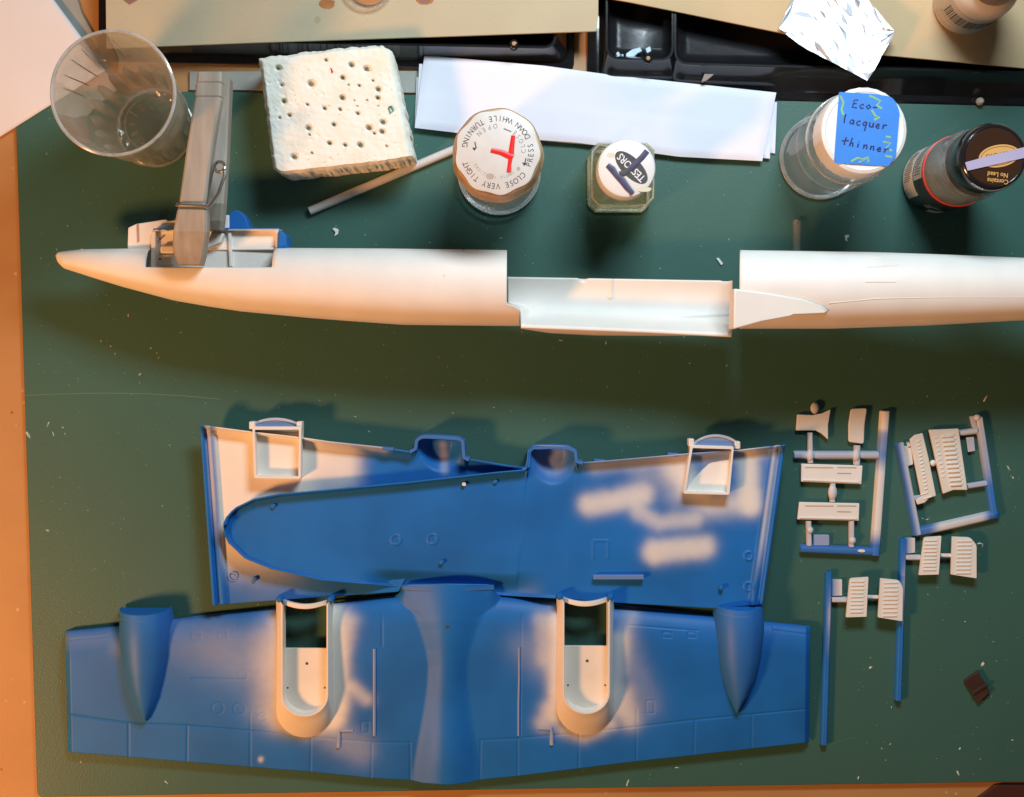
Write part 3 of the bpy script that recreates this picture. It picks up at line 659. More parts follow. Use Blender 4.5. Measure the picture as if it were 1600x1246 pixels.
def ell(name, a_, b_, z0, z1, mat, par):
    pts = []
    for k in range(40):
        q = 6.283 * k / 40; ux, uy = a_ * math.cos(q), b_ * math.sin(q)
        pts.append((ec[0] + ux * math.cos(ea) - uy * math.sin(ea), ec[1] + ux * math.sin(ea) + uy * math.cos(ea)))
    V = [(x, y, z1) for x, y in pts] + [(x, y, z0) for x, y in pts]
    return mk(name, V, [list(range(40)), list(range(79, 39, -1))] + [[i, 40 + i, 40 + (i + 1) % 40, (i + 1) % 40] for i in range(40)], mat, par)
ell('emblem', 9.0, 4.9, 87.6, 87.68, GOLD, cf); ell('emblem_inner', 8.2, 4.2, 87.68, 87.72, pm('emblem_brown', (.30, .14, .05), .4), cf); ell('emblem_field', 7.8, 3.8, 87.72, 87.76, GOLD, cf)
text('emblem_lettering', 'TESTORS', 3.0, (ec[0], ec[1] + .6), ea + math.pi, INK, cf, 87.76, .05)
text('cap_lettering', 'No Lead', 2.9, on(1559, 273, 87.6), rd(-6) + math.pi, GOLD, cf, 87.6, .08, sx=.9, bold=.04)
text('cap_lettering', 'Contains', 2.9, on(1559, 283, 87.6), rd(-6) + math.pi, GOLD, cf, 87.6, .08, sx=.9, bold=.04)
prism('tape_strip', [(1508, 254), (1530, 248), (1605, 229), (1625, 226), (1626, 240), (1605, 246), (1512, 267)], 87.9, 88.1, pm('lilac_tape', (.42, .38, .55), .6), cf)
for k, chh in enumerate('SHAKE'):
    a = rd(232 + k * 5); text('side_letter', chh, 1.7, (c[0] + 14.6 * math.cos(a), c[1] + 14.6 * math.sin(a)), a + math.pi / 2, LW, cap4, 86.3, .1)

# ------------------------------------------------------------------ white bottle at the top edge
j5 = thing('white_bottle', 'white label bottle with a barcode and black cap, cut by the top right corner', 'bottle', (1506, 6), ZC + .6)
c = on(1506, 6, ZC + .6); zb = ZC + .7
lathe('bottle_wall', c, [(13.5, zb), (15, zb + .8), (15.4, zb + 2), (15.4, zb + 34), (13.5, zb + 40), (10, zb + 43), (9, zb + 48), (.1, zb + 48)], pm('milky_plastic', (.66, .60, .52), .4), j5, 64)
lb5 = lathe('label', c, [(15.45, zb + 2.5), (15.6, zb + 2.6), (15.6, zb + 30), (15.45, zb + 30.1)], pm('label_cream', (.52, .46, .38), .5), j5, 64, cap0=False, cap1=False)
lathe('cap', c, [(11.5, zb + 44), (12, zb + 45), (12, zb + 62), (11, zb + 63), (.1, zb + 63)], BLACK, j5, 48)
a = 205
while a < 300:
    w = random.choice([1, 1.6, 2.4, 3.4]); wrap('barcode_bar', a, a + w, zb + 14, zb + 25, 15.6, INK, lb5, c, 3, .06); a += w + random.choice([1, 1.5, 2.2])
for k in range(22):
    a = 200 + k * 4.4; wrap('print_line', a, a + random.uniform(1.4, 3), zb + 10.5, zb + 12.3, 15.6, INKG, lb5, c, 2, .05)
for r_ in range(2):
    for k in range(26):
        a = 195 + k * 4; wrap('print_line', a, a + random.uniform(1.5, 3.2), zb + 4.5 + r_ * 2.6, zb + 5.5 + r_ * 2.6, 15.6, pm('faint_ink', (.38, .32, .27), .6) if k == 0 and r_ == 0 else bpy.data.materials['faint_ink'], lb5, c, 2, .04)

# ------------------------------------------------------------------ fuselage
fu = thing('aircraft_fuselage', 'long cream white model aircraft fuselage with a cut out for the wing', 'model fuselage', (800, 450))
zf = lambda x: 28 + 18 * (x - 86) / 1184
RB = 18.8
FTOP = [(86, 399), (90, 394), (110, 391.5), (128, 389.5), (200, 388.5), (430, 387.5), (600, 388.5), (792, 391)]
FBOT = [(86, 401), (90, 411), (99, 420), (139, 433), (191, 449), (270, 470), (322, 479), (375, 487), (480, 497), (544, 502), (630, 508), (813, 510)]
def fuse(name, x0, x1, top, bot, nx, hole=None, xend=None, xs=None):
    tx, ty = np.array(top, float).T; bx_, by_ = np.array(bot, float).T
    xs = np.linspace(x0, x1, nx) if xs is None else xs
    n1, n2, n3 = 18, 40, 50
    V = []; nv = n1 + n2 + n3
    for x in xs:
        yt = np.interp(x, tx, ty); yb = np.interp(x, bx_, by_)
        # silhouette edges lie near mid height; seen from the south the top edge is a little higher
        ZF = zf(x)
        X0, Yt, _ = W(x, yt, ZF + 1); _, Yb, _ = W(x, yb, ZF - 1)
        yc = (Yt + Yb) / 2; a_ = (Yt - Yb) / 2; b_ = min(a_ * .98, RB)
        if hole: 
            _, Yh, _ = W(x, hole[2], ZF + b_ * .9); ph = math.acos(max(-1, min(1, (Yh - yc) / a_))) if a_ > 0.1 else 1.0
            ph = min(max(ph, .25), 1.7)
        else: ph = 1.0
        phis = list(np.linspace(0, ph, n1, endpoint=False)) + list(np.linspace(ph, math.pi, n2, endpoint=False)) + list(np.linspace(math.pi, 2 * math.pi, n3, endpoint=False))
        for p in phis:
            s = math.sin(p); cc_ = math.cos(p)
            Xp = X0
            Yp = yc + a_ * cc_; Zp = ZF + b_ * (abs(s) ** .92) * (1 if s >= 0 else -1)
            if xend:
                _, py_ = PX(X0, Yp, Zp)
                if xend[0] == 'L' and x < x0 + 30: Xp = X0 + (1 - (x - x0) / 30) * (ZF + 18 - Zp) * .165
                if xend[0] == 'R' and x > x1 - 22: Xp = W(x1 - 22 + (x - (x1 - 22)) / 22 * (xend[1](py_) - (x1 - 22)), yt, ZF)[0]
            V.append((Xp, Yp, Zp))
    Fc = []
    for i in range(len(xs) - 1):
        for j in range(nv):
            k = (j + 1) % nv
            if hole and hole[0] - .1 <= xs[i] and xs[i + 1] <= hole[1] + .1 and j < n1: continue
            Fc.append([i * nv + j, (i + 1) * nv + j, (i + 1) * nv + k, i * nv + k])
    if x0 < 100: Fc.append([j for j in range(nv)][::-1])
    o = mk(name, V, Fc, WHITE, fu, sm=True)
    bm = bmesh.new(); bm.from_mesh(o.data); bmesh.ops.recalc_face_normals(bm, faces=bm.faces)
    # normals outwards
    f = max(bm.faces, key=lambda f: f.calc_center_median().z)
    if f.normal.z < 0: bmesh.ops.reverse_faces(bm, faces=bm.faces)
    bm.to_mesh(o.data); bm.free(); solidify(o, 1.0); return o
def xe(y):
    if y < 476: return 792.0
    if y < 479: return 792 + (y - 476) * 4
    if y < 488: return 804 + 9 * math.sin((y - 479) / 9 * 1.57)
    return 813.0
xsF = np.concatenate([86 + 20 * (np.linspace(0, 1, 12) ** 1.8), np.linspace(108, 235, 20), np.linspace(243, 432, 24), np.linspace(440, 770, 30), np.linspace(772, 792, 14)])
fuse('nose_section', 86, 792, FTOP, FBOT, 0, (235, 432, 418), ('R', xe), xsF)
TTOP = [(1148, 391), (1360, 394), (1480, 398), (1600, 403), (1800, 413)]
TBOT = [(1144, 514), (1300, 514), (1450, 509), (1600, 501), (1800, 488)]
fuse('tail_section', 1147, 1790, TTOP, TBOT, 120, None, ('L', None))
# trough under the wing
X, Y, u, v = ruled([(793, 434), (1145, 440)], [(813.5, 513), (1000, 520), (1143, 527)], 2.2)
Xl = np.interp(v, [0, .5, .54, .6, .68, 1.0], [793, 794, 803, 810, 813, 814]); X = Xl + (1145 - (Xl)) * u - 1.5 * v * u
s_ = u[:, :1]
Z = zf(X) - 13 - 3.0 * np.sin(np.pi * np.clip(v / .8, 0, 1)) + 16 * smooth(v, .70, .95)
Z = Z + 9.0 * (1 - smooth(u * 352, 2, 18)) * smooth(v, .5, .62) * (1 - smooth(v, .7, .95))
d = np.abs(X - 954); Z = Z + np.where(v < .36, .9 * (1 - smooth(d, 2, 5)), 0)
for nx in (911, 1134): Z = Z - 3.0 * np.exp(-(np.hypot((X - nx) * .8, Y - 436) / 3.2) ** 2)
cr = pdist(X, Y, [(1040, 500), (1145, 495)]); Z = Z - .9 * np.exp(-(cr / 2.0) ** 2) * smooth(u, .6, .95)
sheet('wing_trough', X, Y, Z, WHITE, fu, thick=1.0)
xs_ = np.linspace(814, 1143, 60); rings = []
lipy = np.interp(xs_, [813.5, 1000, 1143], [513, 520, 527])
bul = np.interp(xs_, [814, 860, 930, 1000, 1090, 1143], [514, 521, 524.5, 525, 525, 527.3])
A0 = [W(x, y - .5, zf(x) + 2.6) for x, y in zip(xs_, lipy)]; A1 = [W(x, y, zf(x) - 2) for x, y in zip(xs_, (lipy * .4 + bul * .6))]; A2 = [W(x, y, zf(x) - 7) for x, y in zip(xs_, bul)]; A3 = [W(x, y - 10, zf(x) - 16) for x, y in zip(xs_, bul)]
loft('belly_skin', [A0, A1, A2, A3], WHITE, fu, closed=False)
# wing root fairing behind the cut out
fr = [(1147, 451), (1200, 458), (1255, 468), (1285, 479), (1295, 487), (1288, 491), (1240, 492), (1235, 494), (1190, 503), (1146, 515)]
zz = [38.4, 37.6, 36.8, 36.2, 35.0, 34.4, 34.8, 34.8, 34.4, 33.6]
o = prism('wing_fairing', fr, 50, 64, WHITE, fu, .8, ztop=[62.8, 63.4, 64.0, 63.5, 62.4, 61.8, 62.4, 62.8, 64, 65.5], seg=3)
autosm(o, 25)
# fine moulded door outline
def surf_line(pts, name='door_line', w=.5, mat=CREAM, T_=None, B_=None):
    T_ = T_ or TTOP; B_ = B_ or TBOT
    P3 = []
    for x, y in pts:
        ZF = zf(x)
        # find the surface height of the tail section under this pixel
        yt = np.interp(x, [p[0] for p in T_], [p[1] for p in T_]); yb = np.interp(x, [p[0] for p in B_], [p[1] for p in B_])
        _, Yt, _ = W(x, yt, ZF + 1); _, Yb, _ = W(x, yb, ZF - 1); yc = (Yt + Yb) / 2; a_ = (Yt - Yb) / 2; b_ = min(a_ * .98, RB)
        z = ZF + b_
        for _k in range(6):
            _, Yp, _ = W(x, y, z); q = max(0, 1 - ((Yp - yc) / a_) ** 2); z = ZF + b_ * q ** .46
        P3.append(W(x, y, z + .02))
    return tube(name, P3, w * .5, mat, fu, 5, flat=.5)
for pts in ([(1352, 402), (1406, 403)], [(1354, 418), (1380, 417), (1404, 415)], [(1352, 441), (1400, 441)]): surf_line(pts)
surf_line([(1296, 474), (1370, 467), (1470, 465), (1600, 465), (1700, 464)], 'chine', .4, WHITE)

for pts in ([(297, 460), (325, 463), (331, 474)], [(297, 460), (301, 470)]): surf_line(pts, 'hatch_line', .3, CREAM, FTOP, FBOT)
for x, y in ((432, 428), (694, 431), (527, 390.5), (610, 390), (724, 391.5), (128, 390.5)):
    surf_line([(x - 1.6, y), (x + 1.6, y + .2)], 'moulding_pip', 1.0, CREAM, FTOP, FBOT)
# cockpit tub sticking out at the nose
ck = thing('cockpit_insert', 'white cockpit insert with blue bulkheads poking out of the nose opening', 'model part', (340, 370), 0)
def solidbox(name, poly, z0, z1, mat, par, paint=None, bev=.3): return prism(name, poly, z0 + 14.5, z1 + 14.5, mat, par, bev, paint)
wb = lambda x, y: np.where(y < 358.6, .1, 1.0)
solidbox('floor', [(238, 362), (434, 360), (432, 421), (232, 421)], 10, 17, WHITE, ck)
solidbox('side_wall', [(240, 357.5), (436, 357), (436, 360.5), (240, 361)], 10, 20.5, BLUE, ck, paint=lambda x, y: np.where(y < 358.5, .0, 1.0))
solidbox('front_wall', [(237, 361), (243, 361), (243, 419), (235, 419)], 10, 19.5, WHITE, ck)
solidbox('rear_wall', [(431, 359), (435.5, 359), (434, 387), (430, 387)], 10, 20.5, BLUE, ck, paint=.85)
solidbox('bulkhead', [(356, 362), (361, 362), (363, 417), (358, 417)], 17, 19, WHITE, ck)
solidbox('console', [(250, 384), (272, 384), (272, 396), (250, 396)], 17, 20.5, CREAM, ck, bev=.8)
solidbox('seat', [(248, 398), (270, 398), (270, 414), (248, 414)], 17, 19, WHITE, ck, bev=.8)
solidbox('wedge', [(330, 361), (350, 365), (345, 380), (320, 390)], 17, 22, WHITE, ck, bev=.8)
solidbox('outer_panel', [(199, 389), (200, 356), (213, 350), (259, 343), (262, 346), (273, 344), (325, 339), (358, 336), (358, 357), (240, 357.5), (238, 389)], 6, 17, WHITE, ck, bev=.5)
solidbox('brown_mark', [(213, 351), (217, 350), (218, 378), (214, 380)], 17, 17.1, pm('brownish_mark', (.5, .3, .22), .6), ck, bev=0)
arc = [(358, 357)] + [(358 + 31 * (1 - math.cos(a)) * .5 * 1.0, 357 - 29 * math.sin(a) ** .8) for a in np.linspace(.35, math.pi - .01, 12)]
solidbox('round_bulkhead', [(358, 357), (358, 336), (362, 331), (369, 328.5), (376, 331), (383, 339), (387, 349), (389, 357)], 5, 16.5, BLUE, ck, paint=.0)
solidbox('end_plate', [(436, 358), (447, 369), (448, 390), (434, 390)], 6, 23, BLUE, ck, paint=.0)
for x, y in ((249, 373), (250, 405), (318, 402)):
    X_, Y_, _ = W(x, y, 33.5); lathe('pin_hole', (X_, Y_), [(.5, 31), (.5, 33.6)], INK, ck, 10)
ragged = [(240, 360), (244, 357), (249, 361), (254, 358), (262, 361), (270, 359), (270, 357), (240, 357)]
solidbox('ragged_edge', ragged, 20.2, 21, BLUE, ck, paint=.0, bev=0)
solidbox('ragged_edge', [(322, 361), (330, 358), (338, 361), (348, 359), (356, 360), (358, 356.5), (322, 356.5)], 20.2, 21, BLUE, ck, paint=.0, bev=0)

# ------------------------------------------------------------------ clothes peg
pg = thing('clothes_peg', 'grey weathered wooden clothes peg clamped on the nose of the fuselage', 'clothes peg', (310, 260), 40)
pz = lambda z: 52.6 + (z - 52.5) * .48
def arm(name, st, th):
    rings = []
    for L, R, zt in st:
        if name == 'front_arm': zt = float(np.interp(L[1], [112, 155, 226, 312, 330, 362, 384, 400, 413], [58, 58.5, 60, 61, 61.6, 60, 57, 55, 53])) - (.8 if zt in (72.3, 72, 60.8) and L[1] not in (112,) else 0)
        else: zt = float(np.interp(L[1], [122, 150, 240, 318, 345, 360], [38, 39, 45, 50, 47, 44]))
        a = Vector(W(L[0], L[1], zt)); b = Vector(W(R[0], R[1], zt)); e = (b - a).normalized(); bv = .9
        rings.append([tuple(a + Vector((0, 0, -bv))), tuple(a + e * bv), tuple(b - e * bv), tuple(b + Vector((0, 0, -bv))), tuple(b + Vector((0, 0, -th))), tuple(a + Vector((0, 0, -th)))])
    o = loft(name, rings, PINWOOD, pg, True, True, sm=False); return bevel(o, .35, 1, 50)
arm('front_arm', [((308, 112), (346, 112), 72), ((306, 128), (346, 128), 73), ((305.5, 130), (345.6, 130), 72.3), ((305, 132), (345.4, 132), 73), ((304, 150), (345, 150), 73), ((304, 152.5), (345, 152.5), 72), ((303.6, 155), (344.6, 155), 73),
     ((292, 226), (332, 226), 68), ((280, 312), (321, 312), 62), ((279, 318), (320, 318), 60.8), ((278, 324), (320, 324), 60.8), ((276, 330), (323, 330), 62), ((270, 362), (323, 362), 58), ((269, 384), (320, 384), 52), ((272, 400), (318, 400), 46.5), ((279, 413), (314, 415), 42.5)], 7.5)
arm('rear_arm', [((316, 122), (359, 122), 50), ((315, 150), (358, 150), 50), ((308, 240), (354, 240), 49), ((302, 318), (349, 318), 48), ((300, 345), (347, 345), 42), ((300, 360), (345, 360), 36)], 8.5)
def wire(pts): return tube('spring', [W(*PX(*p), pz(p[2])) for p in pts], .75, STEEL, pg, 8)
cw = [W(343 + 8 * math.cos(a) , 261 + 8 * math.sin(a), 60 + 3 * math.sin(a + 1)) for a in np.linspace(-2.2, 3.9, 22)]
tube('spring_coil', cw, .8, STEEL, pg, 8)
wire([W(351, 262, 70), W(351, 275, 71), W(340, 305, 71.5), W(328, 322, 72), W(322, 322.5, 72.2), W(300, 321.5, 72.2), W(280, 321, 72), W(276.5, 321, 70), W(278, 318, 64)])
wire([W(336, 256, 65), W(331, 270, 64), W(325, 300, 62), W(322, 318, 62)])

# ------------------------------------------------------------------ wing panels
def capsule(x, y, pts, r, soft, amp=1.0):
    d = pdist(x, y, pts) + 2.0 * fnoise(np.asarray(x, float), np.asarray(y, float), .06, 41) + .4 * fnoise(np.asarray(x, float), np.asarray(y, float), .33, 42)
    return amp / (1 + np.exp(np.clip((d - r) / (soft * .36), -30, 30)))
def mix(*a):
    r = 0
    for q in a: r = 1 - (1 - r) * (1 - q)
    return np.clip(r, 0, 1)
# --- upper wing panel behind (A)
TA = [(312, 664), (388, 674), (396, 675), (470, 683.5), (515, 690), (600, 699), (643, 706), (648, 701), (650, 689), (655, 683), (662, 681), (718, 684), (724, 688), (726, 716), (770, 723), (822, 732)]
BA = [(332, 946), (436, 938), (622, 925), (636, 900), (700, 850), (780, 790), (822, 745)]
X, Y, u, v = ruled(TA, BA, 1.6)
dt = pdist(X, Y, TA); dlft = pdist(X, Y, [(312, 664), (332, 946)])
def wing_floor(v): return 3.5 * (v - .35) ** 2
Z = 8.0 - 1.5 * smooth(X, 560, 700) + wing_floor(v) + 4.6 * (1 - smooth(dt, 2.2, 5.5)) + 1.0 * (1 - smooth(dt, 5, 16))
Z = Z + 3.6 * (1 - smooth(dlft, 4, 9)) + 2.6 * smooth(dlft, 6, 14) * (1 - smooth(dlft, 17, 27))
Z = Z - 5.5 * (1 - smooth(np.hypot((X - 688) / 34, (Y - 694) / 46), .45, 1.0)) * (1 - (1 - smooth(dt, 2.2, 6)))
def paintA(x, y):
    m = mix(capsule(x, y, [(350, 700), (350, 830)], 52, 30), capsule(x, y, [(400, 715), (400, 830)], 60, 30), capsule(x, y, [(480, 712), (530, 725)], 38, 28, .95), capsule(x, y, [(440, 700), (440, 780)], 60, 25), capsule(x, y, [(370, 860), (420, 890)], 45, 40, .55))
    dl_ = pdist(x, y, [(312, 664), (332, 946)]); m = m * smooth(dl_, 14, 26)
    m = np.maximum(m, .5 * (1 - smooth(np.abs(dl_ - 12), 2, 7)) * (1 - smooth(y, 760, 860)))
    m = m * (1 - smooth(x, 545, 595)) ; m = np.maximum(m, .5 * capsule(x, y, [(530, 690), (600, 700)], 7, 5))
    m = np.maximum(m, .35 * capsule(x, y, [(692, 695), (695, 735)], 6, 5))
    return m * (1 - .75 * smooth(y, 850, 930))
wa = thing('wing_panel', 'blue upper wing half seen from inside, lying partly underneath, white spray around its wheel well', 'model wing', (500, 800), 0)
sheet('skin', X, Y, Z, BLUE, wa, paintA, 1.0)
# --- upper wing panel on top (B)
TB = [(352, 819), (355, 808), (361, 800), (369, 793), (396, 780), (436, 772), (515, 765), (640, 753), (774, 738), (819, 734), (824, 730), (826, 706), (831, 698), (838, 696), (888, 697), (900, 703), (903, 723), (947, 720), (1073, 709), (1157, 703), (1227, 695)]
BB = [(352, 820), (354, 838), (359, 850), (383, 873), (422, 889), (502, 907), (626, 918), (787, 931), (877, 936), (957, 942), (1115, 951), (1192, 945)]
X, Y, u, v = ruled(TB, BB, 1.6, 1.25)
dt = pdist(X, Y, TB); db = pdist(X, Y, BB[:9]); drt = pdist(X, Y, [(1227, 695), (1192, 945)])
Z = 14 - 5.5 * np.clip((X - 352) / 873, 0, 1) + wing_floor(v) - 2.5 * smooth(v, .6, 1) * smooth(X, 560, 700) - 5.0 * smooth(v, .82, .97) * smooth(X, 560, 620) * (1 - smooth(X, 790, 860)) + 3.6 * (1 - smooth(dt, 2, 5)) + .8 * (1 - smooth(dt, 5, 18)) + 1.0 * (1 - smooth(db, 1.5, 4))
Z = Z + 3.4 * (1 - smooth(drt, 4, 9)) + 2.2 * smooth(drt, 6, 14) * (1 - smooth(drt, 16, 25))
Z = Z - 6.5 * (1 - smooth(np.hypot((X - 864) / 36, (Y - 712) / 48), .42, 1.0)) * smooth(dt, 2.2, 6)
def ringz(Z, x, y, r, h=.5, w=1.3): return Z + h * np.exp(-((np.hypot(X - x, Y - y) - r) / w) ** 2)
for x, y in ((619, 844), (676, 843)): Z = ringz(Z, x, y, 7.5)
for x, y in ((1170, 869), (1170, 917)): Z = ringz(Z, x, y, 6.5, .8)
dd = pdist(X, Y, [(927, 872), (927, 845), (950, 845), (950, 872)]); Z = Z + .35 * np.exp(-(dd / 1.5) ** 2)
def paintB(x, y):
    m = mix(capsule(x, y, [(922, 789), (960, 782), (1005, 773)], 16, 12, .80), capsule(x, y, [(1000, 800), (1030, 818), (1085, 812)], 12, 11, .62), capsule(x, y, [(1024, 862), (1100, 855)], 17, 12, .82),
            capsule(x, y, [(1015, 868), (1022, 875)], 10, 8, .4),
            capsule(x, y, [(1060, 735), (1110, 790), (1165, 785)], 17, 16, .7), capsule(x, y, [(1168, 715), (1172, 790)], 16, 12, .9), capsule(x, y, [(1050, 730), (1060, 770)], 16, 22, .5),
            capsule(x, y, [(930, 728), (1060, 716), (1200, 704)], 12, 12, .35), capsule(x, y, [(1000, 745), (1060, 740)], 14, 18, .22))
    dr = pdist(x, y, [(1227, 695), (1192, 945)])
    return np.clip(m * smooth(dr, 14, 30) + .55 * (1 - smooth(np.abs(dr - 13), 2, 7)) * (1 - smooth(y, 830, 920)) + .25 * capsule(x, y, [(862, 700), (862, 725)], 20, 12), 0, 1)
wb_ = thing('wing_panel', 'blue upper wing half with rounded tip and white spray streaks, lying on the other half', 'model wing', (800, 830), 0)
sheet('skin', X, Y, Z, BLUE, wb_, paintB, 1.0)
def zB(x, y, vv=.5): return 14 - 5.5 * (x - 352) / 873 + 3.5 * (vv - .35) ** 2
for x, y in ((427, 791), (774, 753), (690, 879), (1127, 919)):
    X_, Y_, _ = W(x, y, zB(x, y) + 1); lathe('peg', (X_, Y_), [(1.3, zB(x, y) - 1.5), (1.1, zB(x, y) + 1.3), (.5, zB(x, y) + 1.6)], BLUE, wb_, 14)
prism('spar_rib', [(927, 899), (1006, 899), (1006, 906), (927, 906)], 9, 12.4, BLUE, wb_, .3, paint=.15)
for x, y in ((398, 905),):
    X_, Y_, _ = W(x, y, 10); lathe('peg', (X_, Y_), [(1.3, 7), (1.1, 10.4), (.5, 10.7)], BLUE, wa, 14)
X_, Y_, _ = W(364, 901, 9.4); tube('ring_mark', circ(X_, Y_, 9.5, 2.1, 24), .25, BLUE, wa, 5, True, paint=.3)
disc('paint_chip', 725, 757, 3, 3, 13.0, .9, CREAM, wb_)
# open nacelle front lips
def lip(pts, z0, z1, par, w=3.2, paint=.05):
    rings = []
    P = [Vector((*W(x, y, z1)[:2], 0)) for x, y in pts]
    for i, p in enumerate(P):
        a = P[max(0, i - 1)]; b = P[min(len(P) - 1, i + 1)]; t = (b - a).normalized(); s = Vector((-t.y, t.x, 0)) * w * .16
        rings.append([(p.x - s.x, p.y - s.y, z0), (p.x - s.x, p.y - s.y, z1), (p.x + s.x, p.y + s.y, z1), (p.x + s.x, p.y + s.y, z0)])
    return bevel(loft('nacelle_lip', rings, BLUE, par, True, True, sm=False, paint=paint), .2, 1)
lip([(640, 707), (649, 702), (651, 689), (657, 684), (664, 683), (690, 684), (716, 686), (723, 690), (725, 716), (733, 719)], 2, 14, wa, 5.5)
lip([(817, 735), (825, 729), (827, 706), (833, 700), (842, 700), (866, 699), (889, 701), (899, 706), (901, 722), (911, 724)], 2, 15.5, wb_, 5.5)
for (x, y, par) in ((606, 702, wa), (937, 721, wb_), (1052, 711, wb_)):
    prism('hinge_tab', [(x - 9, y - 3), (x + 9, y - 2), (x + 9, y + 3), (x - 9, y + 2)], 8, 14.2, BLUE, par, .4, paint=.05)
# --- boxed wheel wells on the inner faces
def ring_loft(name, polys_z, mat, par, paint=None, cap=True):
    """polys measured in px at z_ref, placed at z: list of (poly, zref, z)"""
    rings = []
    for poly, zr, z in polys_z: rings.append([(W(x, y, zr)[0], W(x, y, zr)[1], z) for x, y in poly])
    return loft(name, rings, mat, par, False, cap, sm=False, paint=paint)
def well_box(o4, t, zt, zf, par, floorz):
    i4 = [(o4[0][0] + t, o4[0][1] + t + 1), (o4[1][0] - t, o4[1][1] + t + 1), (o4[2][0] - t, o4[2][1] - t), (o4[3][0] + t, o4[3][1] - t)]
    o = ring_loft('wheel_well', [(rounded(o4, 3, 3), zt, zf), (rounded(o4, 3, 3), zt, zt), (rounded(i4, 2, 3), zt, zt), (rounded(i4, 2, 3), zt, floorz)], WHITE, par)
    bevel(o, .25, 2, 50); return o
well_box([(394, 667), (471, 667), (470, 749), (397, 748)], 4, 15.5, 7, wa, 9.5)
well_box([(1079, 696), (1147, 698), (1140, 774), (1068, 772)], 3.5, 15.5, 6, wb_, 9.5)
def arch(x0, x1, ye, ym, z, par, p):
    pts = [(x0 + (x1 - x0) * k / 14, ye - (ye - ym) * math.sin(math.pi * k / 14) ** .6) for k in range(15)]
    prism('nacelle_arch', pts + [(x1 - 3, ye + 8), (x0 + 3, ye + 8)], z - 1.6, z - .5, BLUE, par, 0, paint=p)
    tube('arch_rim', [W(x, y, z - .4) for x, y in pts], .7, BLUE, par, 8, paint=.6)
arch(393, 468, 667, 655, 12, wa, .25); arch(1083, 1154, 697, 681, 12, wb_, .25)
for x0, x1, y in ((389, 398, 664), (463, 472, 664)): prism('lug', [(x0, y - 5), (x1, y - 5), (x1, y + 7), (x0, y + 7)], 8, 14.5, WHITE, wa, .5)
for x0, x1, y in ((1076, 1085, 691), (1148, 1157, 695)): prism('lug', [(x0, y - 5), (x1, y - 5), (x1, y + 7), (x0, y + 7)], 8, 14.5, WHITE, wb_, .5)

# --- one-piece lower wing (C)
TC = [(102, 986), (186, 978), (274, 967), (330, 960), (390, 954), (436, 949), (521, 941), (613, 931), (622, 928), (627, 923), (629, 915), (640, 913.5), (700, 912.5), (760, 913.5), (771, 915), (773, 923), (778, 929), (800, 931), (877, 937), (959, 944), (1040, 953), (1114, 962), (1194, 971), (1266, 978)]
BC = [(106, 1175), (201, 1183), (420, 1201), (484, 1206), (580, 1216), (641, 1219.5), (660, 1224), (699, 1227), (735, 1223), (749, 1219), (809, 1213), (994, 1190), (1086, 1180), (1264, 1160)]
X, Y, u, v = ruled(TC, BC, 1.35)
de = np.minimum(pdist(X, Y, [(102, 986), (106, 1175)]), pdist(X, Y, [(1266, 978), (1264, 1160)]))
ctr = np.clip(1 - np.abs(X - 690) / 590, 0, 1)
dTop = Y - np.interp(X, [102, 613, 700, 778, 1266], [986, 931, 922, 930, 978])
hm = 6.0 + 3.0 * ctr
hw0 = np.interp(Y, [913, 930, 953, 984, 1016], [73.5, 69, 60, 46, 36]); near = 1 - smooth(np.abs(X - 701) / hw0, .96 - .25 * smooth(Y, 915, 950), 1.05 + .45 * smooth(Y, 915, 950))
dTop = np.maximum(dTop, near * 40)
Z = 2.6 + hm * np.where(dTop < 46, np.sqrt(np.clip(1 - (1 - np.clip(dTop, 0, 46) / 46) ** 2, 0, 1)), 1 - (np.clip(dTop - 46, 0, 400) / (150 + 90 * ctr)) ** 1.25 * .80)
Z = np.maximum(Z, 1.6) - 2.2 * (1 - smooth(de, 0, 7))
hw = np.interp(Y, [913, 953, 984, 1016, 1040, 1070, 1113, 1160, 1204, 1228], [73, 60, 46, 36, 32, 33, 39, 47, 54, 57]); cxm = np.interp(Y, [913, 1228], [701, 697])
q = np.clip(np.abs(X - cxm) / hw, 0, 1)
Z = Z + (5.5 - 2.2 * smooth(Y, 930, 1040)+ 2.6 * smooth(Y, 1080, 1200)) * (1 - q ** 2) ** 1.6
